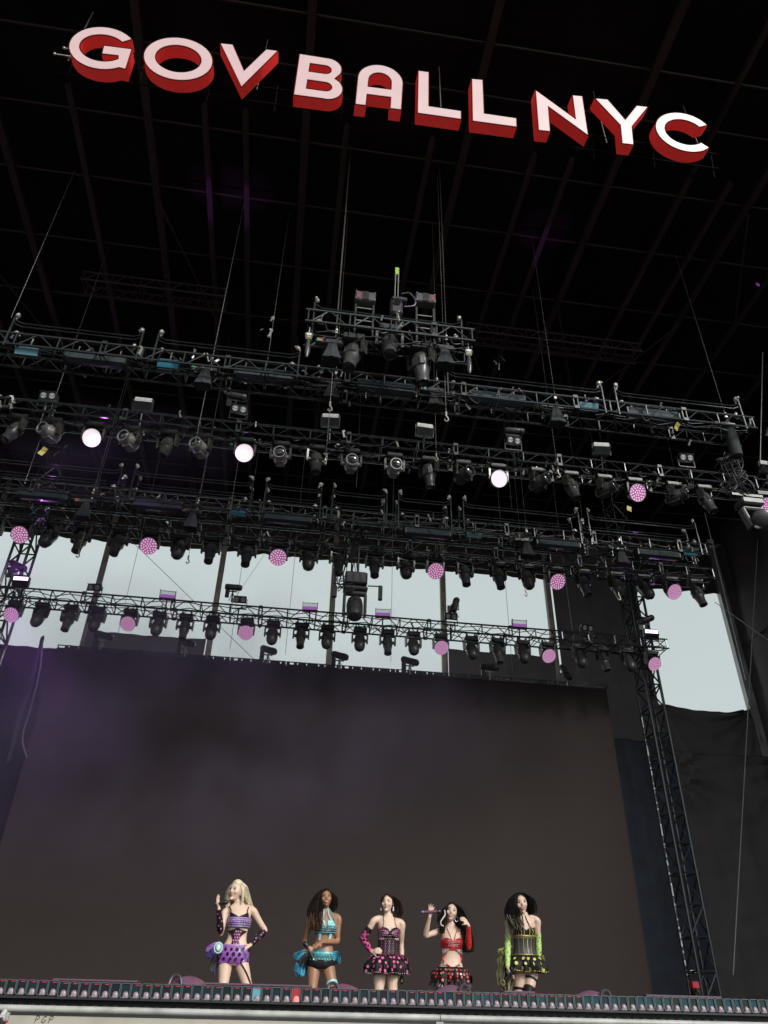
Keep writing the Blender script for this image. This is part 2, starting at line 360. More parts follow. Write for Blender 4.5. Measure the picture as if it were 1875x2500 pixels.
# ================================================================== SIGN
TAU = rad(12); SP0 = Vector((0, 7.0, 15.0)); SV = Vector((0, -math.sin(TAU), math.cos(TAU))); SN = Vector((0, -math.cos(TAU), -math.sin(TAU)))
SIGNF = mat('sign_face_lit', (0.40, 0.30, 0.30), 0.35, emit=(0.80, 0.50, 0.52), estr=0.42, noise=0.06, nscale=3)
SIGNS = mat('sign_red_return', (0.42, 0.018, 0.018), 0.35, emit=(0.52, 0.024, 0.020), estr=0.36, noise=0.12, nscale=5)
SIGNT = mat('sign_black_trim', (0.006, 0.005, 0.005), 0.8, spec=0.1)
def arc(cx, cy, rx, ry, a0, a1, n=28): return [(cx+rx*math.cos(rad(a0+(a1-a0)*i/n)), cy+ry*math.sin(rad(a0+(a1-a0)*i/n))) for i in range(n+1)]
LET = {}
cx, cy = -4.16, 0.535
LET['G'] = [arc(cx, cy, .56, .515, 38, 308, 40) + [(-3.70, .115), (-3.68, .62), (-4.16, .60), (-4.155, .39), (-3.885, .405)] + arc(cx, cy, .375, .315, 320, 40, 36)]
LET['O'] = [arc(-2.89, .56, .59, .52, 0, 360, 56)[:-1], arc(-2.89, .56, .38, .32, 0, 360, 56)[:-1]]
LET['V'] = [[(-2.25, 1.10), (-2.02, 1.12), (-1.755, .53), (-1.44, 1.13), (-1.22, 1.14), (-1.755, .10)]]
LET['B'] = [[(-.86, .115), (-.33, .13)] + arc(-.31, .41, .30, .285, -88, 62, 18) + arc(-.32, .895, .26, .255, -42, 88, 16) + [(-.85, 1.15)],
            [(-.645, .32), (-.33, .325)] + arc(-.33, .43, .115, .105, -88, 88, 10) + [(-.64, .53)], [(-.635, .745), (-.36, .75)] + arc(-.36, .85, .105, .10, -88, 88, 10) + [(-.63, .945)]]
LET['A'] = [[(.22, .115), (.42, .125), (.425, .40), (.84, .415), (.84, .14), (1.05, .15), (1.055, .80)] + arc(.64, .79, .415, .40, 3, 177, 26) + [(.225, .78)],
            [(.43, .60), (.835, .615)] + arc(.634, .78, .20, .20, 5, 175, 16)]
LET['L'] = [[(1.31, 1.20), (1.52, 1.21), (1.54, .35), (2.13, .355), (2.135, .14), (1.33, .13)]]
LET['L2'] = [[(2.31, 1.21), (2.53, 1.23), (2.555, .38), (3.155, .385), (3.155, .16), (2.33, .14)]]
LET['N'] = [[(3.52, 1.19), (3.55, .16), (3.78, .175), (3.765, .79), (4.50, .21), (4.44, 1.215), (4.235, 1.20), (4.265, .60)]]
LET['Y'] = [[(4.67, 1.21), (4.93, 1.235), (5.24, .78), (5.49, 1.19), (5.735, 1.21), (5.365, .62), (5.36, .16), (5.13, .15), (5.13, .61)]]
LET['C'] = [arc(6.40, .69, .58, .495, 33, 322, 42) + arc(6.40, .69, .385, .31, 320, 36, 36)]
def curvemesh(polys, extr, fill, off=0.0, bevel=0.0, name='c'):
    cu = bpy.data.curves.new(name, 'CURVE'); cu.dimensions = '2D' if not bevel else '3D'
    if not bevel: cu.fill_mode = fill; cu.extrude = extr; cu.offset = off
    else: cu.bevel_depth = bevel; cu.bevel_resolution = 1; cu.fill_mode = 'FULL'
    for p in polys:
        s = cu.splines.new('POLY'); s.points.add(len(p)-1); s.use_cyclic_u = True
        for q, (x, y) in zip(s.points, p): q.co = (x, y, 0, 1)
    o = bpy.data.objects.new(name, cu); COL.objects.link(o)
    dg = bpy.context.evaluated_depsgraph_get(); me = bpy.data.meshes.new_from_object(o.evaluated_get(dg))
    bpy.data.objects.remove(o); bpy.data.curves.remove(cu); return me
SROT = Matrix((Vector((1, 0, 0)), SV, SN)).transposed().to_euler()     # local x right, y up the face, z towards the audience
DEP = 0.235
for k, (nm, ch) in enumerate((('G', 'G'), ('O', 'O'), ('V', 'V'), ('B', 'B'), ('A', 'A'), ('L', 'L'), ('L2', 'L'), ('N', 'N'), ('Y', 'Y'), ('C', 'C'))):
    polys = LET[nm]; u0 = sum(p[0] for p in polys[0])/len(polys[0]); v0 = min(p[1] for p in polys[0])
    loc = [[(x-u0, y-v0) for x, y in p] for p in polys]
    lab = 'illuminated letter %s with red sides in hanging stage sign' % ch
    if ch == 'L': lab = ('first' if nm == 'L' else 'second') + ' illuminated letter L with red sides in hanging stage sign'
    t = thing('sign_letter', lab, 'letter', SP0+Vector((u0, 0, 0))+SV*v0, 'glowing letters of the hanging sign', SROT)
    me = curvemesh(loc, DEP/2, 'BACK'); me.materials.append(SIGNS); put('side_return', me, t, (0, 0, -DEP/2-0.004))
    me = curvemesh(loc, 0.004, 'BOTH', off=-0.016); me.materials.append(SIGNF); put('lit_face', me, t, (0, 0, 0.002))
    me = curvemesh(loc, 0, 'FULL', bevel=0.008); me.materials.append(SIGNT); put('edge_trim', me, t, (0, 0, 0.0))
# support frame behind the letters
sfm = thing('letter_scaffold', 'thin black pipe frame carrying the letters, dark behind sign', 'frame', SP0+Vector((1.0, 0.45, 0.6)))
for vv in (0.42, 0.80):
    a = SV*vv - SN*0.0 + Vector((-5.95, 0.0, -0.6)); b = SV*(vv+0.09) + Vector((6.3, 0.0, -0.6)); bar(sfm, 'pipe', a, b, 0.011, SIGNT)
for i in range(11):
    x = -5.8+i*1.2; bar(sfm, 'upright', SV*0.30+Vector((x, 0.03, -0.6)), SV*0.95+Vector((x, 0.03, -0.6)), 0.010, SIGNT)
for x in (-6.0, -2.6, 0.9, 4.2, 6.2): bar(sfm, 'hanger', (x, 0.05, 0.5), (x, 0.05, 2.45), 0.012, CHAINM)
for (px, py) in ((1760, 395), (1790, 372)):
    pass
# small fixtures on the frame, left end clamps
for i, (x, z) in enumerate(((-5.95, 0.93), (-6.05, 0.68))):
    MB().cyl((x-0.1, -.1, z-0.3), (x+0.25, -.1, z-0.3), 0.012).sphere((x-0.12, -.1, z-0.3), 0.028, 8, 6).build('clamp_arm', SILVER, sfm, smooth=True)

# ================================================================== TRUSSES
PLS = mat('clamp_cast_bright', (0.48, 0.45, 0.41), 0.32, 0.4)
def truss(label, xa, xb, Y, zt, h=0.30, d=0.60, bay=0.8, group=None, rc=0.026, rb=0.013, mt=TRUSS, name='lighting_truss', seg=True):
    t = thing(name, label, 'truss', ((xa+xb)/2, Y+d/2, zt-h), group or 'black lighting trusses over the stage')
    ox = (xa+xb)/2
    def P(x, y, z): return (x-ox, y-d/2, z)
    for y in (0, d):
        for z in (0, h): bar(t, 'chord', P(xa, y, z), P(xb, y, z), rc, mt, 8)
    n = max(1, round((xb-xa)/bay)); b = (xb-xa-0.1)/n
    for i in range(n+1):
        x = xa+0.05+i*b
        for y in (0, d): bar(t, 'post', P(x, y, 0.0), P(x, y, h), rb*1.5, mt)
        for z in (0, h): bar(t, 'cross_bar', P(x, 0.0, z), P(x, d, z), rb, mt)
        if i < n:
            for y in (0, d):
                bar(t, 'brace', P(x+0.06, y, 0.0), P(x+b*0.46, y, h), rb, mt); bar(t, 'brace', P(x+b*0.54, y, h), P(x+b-0.06, y, 0), rb, mt)
            bar(t, 'brace', P(x+0.03, 0, 0), P(x+b/2, d, 0), rb, mt); bar(t, 'brace', P(x+b/2, d, 0), P(x+b-0.03, 0, 0), rb, mt)
    if seg:   # bolted joints every few bays: doubled posts with plates
        cp = shared('joint_plate', lambda bb: bb.box((0, 0, 0), (0.10, 0.07, 0.07)), BLACK)
        for i in range(3, n, 3):
            x = xa+0.05+i*b+0.09
            for y in (0, d):
                bar(t, 'post', P(x, y, 0), P(x, y, h), rb*1.5, BLACK)
                for z in (0, h): put('joint_plate', cp, t, P(x-0.045, y, z))
    return t
TA = dict(Y=11.0, zt=12.62); TC = dict(Y=15.8, zt=12.55); TL = dict(Y=17.0, zt=12.5); TD = dict(Y=19.0, zt=11.16); TB = dict(Y=13.0, zt=12.66)

# cables, clamps and brackets dressing a truss; brackets added to imitate metal glints
def glint(b): b.box((0, 0, 0), (0.035, 0.02, 0.15)).box((0.02, 0, 0.07), (0.05, 0.025, 0.03)).cyl((-0.03, 0, -0.06), (0.03, 0, -0.06), 0.018, n=6)
def dress(t, L, h, d, n_cl, n_cab, seed):
    r = random.Random(seed)
    for q in range(n_cab):
        y0 = r.uniform(-d/2, d/2); z0 = r.choice((0.03, h+0.02, h*0.5)); pts = []; n = int(L/0.4)
        for i in range(n+1):
            pts.append((-L/2+L*i/n, y0+r.uniform(-.05, .05), z0-(0.0 if i % 2 else r.uniform(0.02, 0.10))))
        MB().tube(spline(pts, 2), 0.013, 5).build('cable_run', CABLEM, t, smooth=True)
    ms = [shared('bracket_'+m.name, glint, m) for m in (SILVER, PLS, BLACK, GREYH)]
    for q in range(n_cl):
        x = r.uniform(-L/2+.1, L/2-.1)
        if r.random() < .6: x = round(x/2.4)*2.4+r.gauss(0, .16)
        o = put('bracket', r.choice(ms), t, (x, r.choice((-d/2, d/2, 0))+r.uniform(-.05, .05), r.choice((0, h, h/2))+r.uniform(-.1, .06)), (r.uniform(-.6, .6), r.uniform(-.7, .7), r.uniform(0, 6)))
        sc_ = r.uniform(.6, 1.25); o.scale = (sc_, sc_, sc_)
    for q in range(n_cab*3):
        x = r.uniform(-L/2+.3, L/2-.3); a = r.uniform(.12, .3)
        MB().tube(spline([(x-a/2, -d/2, 0.02), (x-a*.3, -d/2-.02, -r.uniform(.08, .22)), (x+a*.3, -d/2, -r.uniform(.05, .2)), (x+a/2, -d/2+.1, 0.02)], 4), 0.010, 5).build('cable_loop', CABLEM, t, smooth=True)
dress(truss('front lighting truss with dark tube lights inside, highest of the long rows', -9.0, 9.35, 11.0, 12.62, 0.29, 0.62), 18.35, 0.29, 0.62, 70, 3, 40)
dress(truss('short black truss raised in the centre carrying the antenna box', -0.30, 2.86, 9.5, 12.59, 0.30, 0.62), 3.16, 0.3, 0.62, 22, 2, 41)
dress(truss('second lighting truss with row of moving heads facing the crowd', -9.0, 10.6, 13.0, 12.66, 0.26, 0.62), 19.6, 0.26, 0.62, 90, 3, 42)
dress(truss('third lighting truss carrying handrails and dark tube lights', -9.0, 10.76, 15.8, 12.50, 0.30, 0.60), 19.76, 0.3, 0.6, 90, 4, 43)
dress(truss('fourth lighting truss with moving heads hanging before the bright openings', -9.0, 11.6, 17.0, 12.50, 0.30, 0.60), 20.6, 0.3, 0.6, 70, 3, 44)
dress(truss('lowest lighting truss just above the video screen', -8.1, 10.9, 19.0, 11.17, 0.28, 0.60), 19.0, 0.28, 0.6, 16, 3, 45)
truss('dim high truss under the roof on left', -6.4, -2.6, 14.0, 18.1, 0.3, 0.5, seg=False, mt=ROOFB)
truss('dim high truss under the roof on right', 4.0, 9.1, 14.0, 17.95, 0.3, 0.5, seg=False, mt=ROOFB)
dress(truss('short truss end at right edge of the second row', 10.35, 12.6, 12.2, 12.45, 0.30, 0.62), 2.25, 0.3, 0.62, 10, 1, 48)
def tower(label, x, Y, z0, z1, wx=0.45, wy=0.6, bay=0.72, light_leak=False, r=0.042):
    t = thing('truss_tower', label, 'truss tower', (x, Y, z0), 'vertical truss towers')
    for sx in (-1, 1):
        for sy in (-1, 1): bar(t, 'chord', (sx*wx/2, sy*wy/2, 0), (sx*wx/2, sy*wy/2, z1-z0), r, TRUSS, 8)
    n = int((z1-z0)/bay)
    for i in range(n):
        za, zb = i*bay, (i+1)*bay; s = 1 if i % 2 else -1
        for sy in (-1, 1):
            bar(t, 'rung', (-wx/2, sy*wy/2, za), (wx/2, sy*wy/2, za), 0.024, TRUSS); bar(t, 'brace', (-s*wx/2, sy*wy/2, za+0.03), (s*wx/2, sy*wy/2, zb-0.03), 0.024, TRUSS)
        for sx in (-1, 1):
            bar(t, 'rung', (sx*wx/2, -wy/2, za), (sx*wx/2, wy/2, za), 0.024, TRUSS); bar(t, 'brace', (sx*wx/2, -s*wy/2, za+0.03), (sx*wx/2, s*wy/2, zb-0.03), 0.024, TRUSS)
    if light_leak:  # pale strips standing in for light leaking along the rear chord
        r_ = random.Random(3); z = 0.5
        tp = shared('light_leak', lambda b: b.box((0, 0, 0.5), (0.030, 0.010, 1)), WHITEL)
        while z < 7.6:
            L = r_.choice((0.12, 0.3, 0.3, 0.05)); o = put('painted_light_leak', tp, t, (-wx/2-0.02, wy/2-0.05, z)); o.scale = (1, 1, L); z += L+r_.uniform(0.05, 0.22)
    MB().box((0, 0, 0.02), (wx+0.25, wy+0.25, 0.04)).build('base_plate', BLACK, t)
    return t
tower('tall black truss tower right of the video screen', 10.62, 20.1, FLOOR, 17.9, light_leak=True)
tower('tall truss tower at the left picture edge', -7.95, 20.1, FLOOR, 17.9)

# guard rails on top of trusses
def clampmesh(b): b.sphere((0, 0, 0), (0.05, 0.045, 0.06), 8, 6).cyl((0, 0, 0), (0, 0, -0.1), 0.022).box((0.03, 0, -0.02), (0.05, 0.04, 0.06)).sphere((0.05, 0, 0.03), 0.028, 6, 5)
def guard(label, xa, xb, Y, z0, h=0.42, double=False, gap=0.34):
    t = thing('guard_rail', label, 'rail', ((xa+xb)/2, Y, z0), 'pipe rails on top of the trusses'); o = (xa+xb)/2
    for yy in ((0, gap) if double else (0,)):
        for s in (-1, 1):
            x = (xb-xa)/2*s
            bar(t, 'rail_post', (x, yy, -0.35), (x, yy, h), 0.024, TRUSS)
            put('clamp', shared('rail_clamp', clampmesh, PLS, True), t, (x-0.04*s, yy, h+0.06), (0.3, 0.4*s, rng.uniform(0, 6)))
            put('clamp', shared('rail_clamp', clampmesh, PLS, True), t, (x-0.12*s, yy+0.05, 0.05), (0.3, -0.8*s, rng.uniform(0, 6)))
        for hz in (h-0.05, h-0.14):
            m = MB().tube([(-(xb-xa)/2, yy, hz-0.005), (-(xb-xa)/2+0.16, yy+0.02, hz-0.07), ((xb-xa)/2-0.16, yy+0.02, hz-0.07), ((xb-xa)/2, yy, hz-0.005)], 0.016, 6)
            m.build('rail_pipe', TRUSS, t, smooth=True)
    return t
def spanX(a, b, Y, py): return atY(a, py, Y).x, atY(b, py+ (b-a)*0.1, Y).x
for i, (a, b, py) in enumerate(((34, 350, 782), (392, 735, 801), (1091, 1462, 880), (1496, 1795, 930))):
    xa, xb = spanX(a, b, 11.0, py); guard('black pipe rail on the front truss, %s' % ordinal(i), xa, xb, 11.0, 12.62)
xa, xb = spanX(772, 1132, 9.5, 705); guard('black pipe rail on the short raised centre truss', xa, xb, 9.75, 12.59, 0.5)
for i, (a, b, py) in enumerate(((-60, 297, 1120), (330, 618, 1150), (651, 786, 1175), (814, 945, 1190), (973, 1100, 1205), (1130, 1409, 1220), (1433, 1694, 1248))):
    xa = atY(a, py, 15.8).x; xb = atY(b, py+(b-a)*0.09, 15.8).x
    guard('black double pipe rail on the third truss, %s' % ordinal(i), xa, xb, 15.8, 12.5, 0.66, True, 0.5)

# ================================================================== LIGHT FIXTURES
def fx_base(b):
    b.bevbox((0, 0, -0.09), (0.34, 0.25, 0.13), 0.02)
    for s in (-1, 1): b.box((s*0.11, 0, -0.01), (0.035, 0.06, 0.07)).cyl((s*0.11-0.02, 0, 0.03), (s*0.11+0.02, 0, 0.03), 0.04, n=8)
def fx_yoke(b):
    b.bevbox((0, 0, -0.175), (0.40, 0.12, 0.045), 0.012)
    for s in (-1, 1):
        b.prism([(-0.075, -0.16), (0.075, -0.16), (0.06, -0.36), (0.045, -0.43), (-0.045, -0.43), (-0.06, -0.36)], s*0.175, s*0.215, Matrix(((0, 0, 1, 0), (1, 0, 0, 0), (0, 1, 0, 0), (0, 0, 0, 1))))
def head_spot(b):
    b.lathe([(0.07, 0.20), (0.115, 0.17), (0.145, 0.08), (0.15, -0.04), (0.125, -0.15), (0.115, -0.17), (0.128, -0.18), (0.128, -0.25), (0.11, -0.25), (0.105, -0.235)], 14)
    b.box((0, 0.13, 0.02), (0.16, 0.05, 0.24)).box((0, -0.13, 0.02), (0.14, 0.04, 0.2))
    for s in (-1, 1): b.cyl((s*0.12, 0, 0), (s*0.19, 0, 0), 0.045, n=10)
def head_slim(b):
    b.lathe([(0.08, 0.16), (0.12, 0.13), (0.135, 0.0), (0.12, -0.12), (0.095, -0.26), (0.10, -0.27), (0.10, -0.36), (0.085, -0.36), (0.08, -0.345)], 12)
    b.bevbox((0, 0, -0.02), (0.22, 0.26, 0.22), 0.04)
    for s in (-1, 1): b.cyl((s*0.10, 0, 0), (s*0.19, 0, 0), 0.045, n=10)
def head_wash(b):
    b.lathe([(0.08, 0.16), (0.13, 0.14), (0.165, 0.06), (0.185, -0.02), (0.19, -0.09), (0.18, -0.095), (0.178, -0.075)], 22)
    for s in (-1, 1): b.cyl((s*0.13, 0, 0.02), (s*0.20, 0, 0.02), 0.05, n=10)
def head_dome(b):
    b.lathe([(0.07, 0.17), (0.12, 0.14), (0.14, 0.06), (0.14, -0.10), (0.145, -0.11), (0.145, -0.18), (0.12, -0.27), (0.07, -0.32), (0.02, -0.335)], 14)
    for s in (-1, 1): b.cyl((s*0.12, 0, 0), (s*0.19, 0, 0), 0.045, n=10)
def led_dots(b):
    for rr, n in ((0, 1), (0.055, 6), (0.108, 11), (0.156, 16)):
        for k in range(n):
            a = 2*PI*k/n; b.disc((rr*math.cos(a), rr*math.sin(a), -0.087), (0, 0, -1), 0.0185, 8)
HEADS = {'spot': (head_spot, DARKG), 'spotg': (head_spot, mat('silver_head_shell', (0.42, 0.40, 0.40), 0.28, 0.55, noise=0.15, nscale=6)), 'slim': (head_slim, DARKG), 'washW': (head_wash, BLACK), 'washP': (head_wash, BLACK), 'dome': (head_dome, DARKG)}
NAMES = {'spot': 'moving_head_light', 'spotg': 'moving_head_light', 'slim': 'beam_light', 'dome': 'moving_head_light', 'washW': 'wash_light', 'washP': 'wash_light'}
def fixture(kind, pos, d, label, group, sc=1.0):
    t = thing(NAMES[kind], label, 'stage light', pos, group, scale=(sc, sc, sc))
    d = Vector(d).normalized(); pan = math.atan2(d.x, -d.y) if math.hypot(d.x, d.y) > 1e-4 else 0
    tilt = -math.atan2(math.hypot(d.x, d.y), -d.z)
    put('base', shared('fx_base', fx_base, BLACK, True), t)
    put('yoke', shared('fx_yoke', fx_yoke, mat('worn_yoke_paint', (0.06, 0.057, 0.054), 0.26, 0.3, noise=0.5, nscale=14), True), t, None, (0, 0, pan))
    fn, mt = HEADS[kind]
    h = put('head', shared('head_'+kind, fn, mt, True), t, (0, 0, -0.36), (Matrix.Rotation(pan, 3, 'Z') @ Matrix.Rotation(tilt, 3, 'X')))
    if kind in ('spot', 'spotg'): put('lens', shared('lens_a', lambda b: b.sphere((0, 0, -0.235), (0.104, 0.104, 0.03), 16, 8), LENS, True), h)
    elif kind == 'slim': put('lens', shared('lens_b', lambda b: b.sphere((0, 0, -0.345), (0.08, 0.08, 0.02), 14, 6), LENS, True), h)
    elif kind == 'dome': put('lens', shared('lens_c', lambda b: b.sphere((0, 0, -0.30), (0.075, 0.075, 0.045), 14, 6), LENS, True), h)
    elif kind == 'washW':
        put('led_face', shared('facew', lambda b: b.disc((0, 0, -0.08), (0, 0, -1), 0.178, 24), LEDW), h)
    elif kind == 'washP':
        put('rim', shared('wash_rim', lambda b: b.tube([(0.183*math.cos(2*PI*k/28), 0.183*math.sin(2*PI*k/28), -0.092) for k in range(29)], 0.009, 5), mat('pale_rim', (0.35, 0.22, 0.32), 0.3, emit=(0.7, 0.35, 0.6), estr=0.35), True), h)
        f = put('led_face', shared('facep', lambda b: b.disc((0, 0, -0.08), (0, 0, -1), 0.178, 24), LEDP), h)
        put('led_lens', shared('faceled', led_dots, LEDPL), f)
    return t
DESC = {'spot': 'black moving head with round lens', 'spotg': 'grey moving head with round lens', 'slim': 'slim dark beam light', 'dome': 'dark moving head with domed front',
        'washW': 'round wash light glowing white', 'washP': 'round wash light glowing pink'}
def row(where, grp, Y, zc, items, sc=1.0):
    cnt = {}
    for kind, px, py, d in items:
        i = cnt.get(kind, 0); cnt[kind] = i+1
        x = atY(px, py, Y).x
        fixture(kind, (x, Y, zc), d, '%s on the %s, %s of its kind' % (DESC[kind], where, ordinal(i)), grp, sc)
FC = (0, -0.85, -0.5)
B_ = [('spotg', -40, 1040, (-.3, -.5, -.8)), ('slim', 38, 1050, (-0.25, -0.3, -1)), ('spotg', 120, 1069, (-.5, -.85, -.05)), ('washW', 226, 1073, (-.05, -.85, -.6)), ('spotg', 316, 1082, (-.42, -.9, -.08)), ('slim', 411, 1078, (-.1, -.25, -1)), ('spotg', 489, 1097, (-.35, -.9, -.08)),
      ('washW', 597, 1107, FC), ('spotg', 684, 1121, (-.08, -1, -.2)), ('slim', 771, 1124, (0.05, -.2, -1)), ('spotg', 857, 1136, (0, -1, -.22)), ('spotg', 962, 1147, (0.05, -1, -.2)), ('slim', 1047, 1150, (.1, .1, -1)),
      ('spot', 1130, 1165, (.45, -.9, -.05)), ('washW', 1215, 1166, (.1, -.85, -.5)), ('spot', 1314, 1181, (.55, -.8, .05)), ('slim', 1394, 1185, (.15, -.2, -1)), ('spot', 1477, 1198, (.6, -.75, .05)), ('washP', 1550, 1198, (.12, -.85, -.5)),
      ('spot', 1648, 1216, (.7, -.7, .05)), ('slim', 1719, 1211, (.2, -.25, -1)), ('washP', 1867, 1236, (.0, -.8, -.6))]
row('second truss', 'moving lights on the second truss', 13.3, 12.44, B_, 1.1)
DN = (0.0, -.3, -1)
C_ = [('slim', -20, 1298, DN), ('washP', 53, 1303, (-.1, -.75, -.65)), ('dome', 122, 1314, (-.35, -.35, -1)), ('slim', 198, 1316, (-.05, -.2, -1)), ('slim', 289, 1324, (-.05, -.25, -1)), ('washP', 366, 1328, (-.05, -.75, -.65)), ('dome', 439, 1341, (-.15, -.3, -1)), ('slim', 515, 1341, DN),
      ('slim', 603, 1352, DN), ('washP', 680, 1354, (0, -.75, -.65)), ('dome', 754, 1364, DN), ('slim', 826, 1374, (.05, -.2, -1)), ('slim', 914, 1383, DN), ('dome', 990, 1387, (0.05, -.3, -1)), ('washP', 1062, 1387, (.05, -.75, -.65)),
      ('slim', 1134, 1395, (.05, -.2, -1)), ('slim', 1216, 1404, (.08, -.2, -1)), ('dome', 1286, 1411, (.1, -.3, -1)), ('washP', 1357, 1413, (.12, -.75, -.65)), ('slim', 1424, 1419, (.1, -.2, -1)), ('slim', 1506, 1434, (.1, -.2, -1)),
      ('dome', 1572, 1432, (.3, -.35, -1)), ('washP', 1640, 1437, (.15, -.75, -.65)), ('slim', 1700, 1440, (.15, -.2, -1))]
row('fourth truss', 'moving lights on the fourth truss', 17.3, 12.25, C_, 1.16)
D_ = [('washP', 34, 1493, (-.15, -.75, -.65)), ('dome', 99, 1501, (-.2, -.35, -1)), ('slim', 169, 1510, (-.05, -.2, -1)), ('dome', 236, 1512, (-.1, -.35, -1)), ('washP', 316, 1517, (-.1, -.75, -.65)), ('dome', 386, 1525, (-.05, -.35, -1)), ('slim', 451, 1531, (0, -.2, -1)), ('dome', 517, 1535, (0, -.35, -1)),
      ('washP', 601, 1541, (-.03, -.75, -.65)), ('dome', 665, 1550, DN), ('slim', 735, 1549, DN), ('dome', 798, 1560, DN), ('dome', 878, 1564, DN), ('slim', 946, 1573, DN), ('dome', 1009, 1577, (.03, -.35, -1)), ('washP', 1076, 1578, (.05, -.75, -.65)),
      ('dome', 1151, 1587, (.05, -.35, -1)), ('slim', 1215, 1590, (.05, -.2, -1)), ('dome', 1277, 1598, (.08, -.35, -1)), ('washP', 1337, 1599, (.1, -.75, -.65)), ('dome', 1415, 1605, (.12, -.35, -1)), ('slim', 1472, 1609, (.1, -.2, -1)), ('dome', 1534, 1616, (.15, -.35, -1)), ('washP', 1593, 1616, (.15, -.75, -.65))]
row('lowest truss', 'moving lights on the lowest truss', 19.3, 10.92, D_, 1.08)

# blinders, strobes, can lights standing on trusses
def bl_body(b): b.bevbox((0, 0, 0), (0.36, 0.15, 0.19), 0.015); b.box((0, -0.08, 0.0), (0.38, 0.012, 0.012)).box((0, -0.08, 0.095), (0.38, 0.02, 0.012)).box((0, -0.08, -0.095), (0.38, 0.02, 0.012)).box((0, -0.08, 0), (0.02, 0.02, 0.2))
def bl_yoke(b):
    for s in (-1, 1): b.box((s*0.20, 0.02, -0.12), (0.015, 0.04, 0.30))
    b.box((0, 0.02, -0.27), (0.41, 0.05, 0.02)).cyl((0, 0.02, -0.27), (0, 0.02, -0.75), 0.022)
def blinder(px, py, Y, ztop, label, group):
    p = atY(px, py, Y); t = thing('blinder_light', label, 'stage light', p, group)
    h = put('housing', shared('bl_body', bl_body, BLACK, True), t, None, (rad(25), 0, rng.uniform(-.15, .15)))
    for s in (-1, 1):
        l = put('lamp', shared('bl_lens', lambda b: b.lathe([(0.070, -0.004), (0.066, 0.006), (0.04, 0.002), (0.012, 0.010)], 14, Matrix.Rotation(rad(90), 4, 'X')), LENSW, True), h, (s*0.09, -0.078, 0))
        put('lamp_ring', shared('bl_ring', lambda b: b.tube([(0.074*math.cos(2*PI*k/16), 0, 0.074*math.sin(2*PI*k/16)) for k in range(17)], 0.008, 5), BLACK, True), l, (0, -0.004, 0))
    put('bracket', shared('bl_yoke', bl_yoke, BLACK), t)
for i, (x, y) in enumerate(((120, 968), (584, 1000), (1252, 1076), (1673, 1118))): blinder(x, y, 13.3, 12.66, 'two-lamp blinder on the second truss, %s of four' % ordinal(i), 'two-lamp blinders')
for i, (x, y) in enumerate(((232, 1434), (586, 1464), (1100, 1505), (1432, 1533))): blinder(x, y, 19.2, 11.17, 'two-lamp blinder on the lowest truss, %s of four' % ordinal(i), 'two-lamp blinders')
def st_body(b):
    b.bevbox((0, 0.06, 0), (0.42, 0.16, 0.24), 0.015); b.prism([(-0.10, -0.02), (0.13, 0.03), (0.13, -0.18), (-0.02, -0.2)], -0.20, 0.20, Matrix(((0, 0, 1, 0), (1, 0, 0, 0), (0, 1, 0, 0), (0, 0, 0, 1))))
    for s in (-1, 1): b.box((s*0.215, 0.03, -0.06), (0.016, 0.07, 0.30))
    b.cyl((0, 0.05, -0.2), (0, 0.05, -0.62), 0.02)
def strobe(px, py, Y, label, group, face):
    p = atY(px, py, Y); t = thing('strobe_light', label, 'stage light', p, group)
    h = put('housing', shared('st_body', st_body, BLACK, True), t, None, (rad(12), 0, rng.uniform(-.1, .1)))
    if face == 'off':
        for z in (0.05, -0.02): put('panel', shared('st_panel', lambda b: b.box((0, 0, 0), (0.37, 0.012, 0.062)), WHITEP), h, (0, -0.028, z+0.03))
    elif face == 'on':
        put('lamp_panel', shared('st_on', lambda b: b.box((0, 0, 0), (0.38, 0.014, 0.12)), STROBEON), h, (0, -0.03, 0.03))
    else:
        h.data = shared('st_small', lambda b: b.bevbox((0, 0.06, -0.10), (0.40, 0.14, 0.06), 0.01).cyl((0, 0.05, -0.12), (0, 0.05, -0.55), 0.02), BLACK, True)
        put('lamp_panel', shared('st_dim', lambda b: b.box((0, 0, 0), (0.40, 0.13, 0.09)), STROBEDIM), h, (0, 0.06, -0.03))
        put('clear_cover', shared('st_cov', lambda b: b.box((0, 0, 0), (0.40, 0.11, 0.11)), STROBEGL), h, (0, 0.06, 0.07))
        for s in (-1, 1): put('frame_bar', shared('st_bar', lambda b: b.box((0, 0, 0), (0.012, 0.13, 0.30)), BLACK), h, (s*0.208, 0.06, 0.0))
    return t
for i, (x, y) in enumerate(((350, 983), (807, 1022), (1037, 1046), (1468, 1092), (1872, 1137))): strobe(x, y, 13.3, 'pale-faced strobe on the second truss, %s of five' % ordinal(i), 'unlit strobes', 'off')
strobe(51, 1417, 19.2, 'strobe glowing bright violet white at left end of lowest truss', 'violet strobes', 'on')
strobe(1590, 1546, 19.2, 'strobe glowing bright violet white at right end of lowest truss', 'violet strobes', 'on')
for i, (x, y) in enumerate(((409, 1453), (757, 1482), (935, 1497), (1269, 1524))): strobe(x, y, 19.2, 'dim purple strobe on the lowest truss, %s of four' % ordinal(i), 'violet strobes', 'dim')
def can_body(b): b.lathe([(0.05, -0.30), (0.10, -0.29), (0.125, -0.25), (0.125, 0.25), (0.10, 0.29), (0.05, 0.30)], 14)
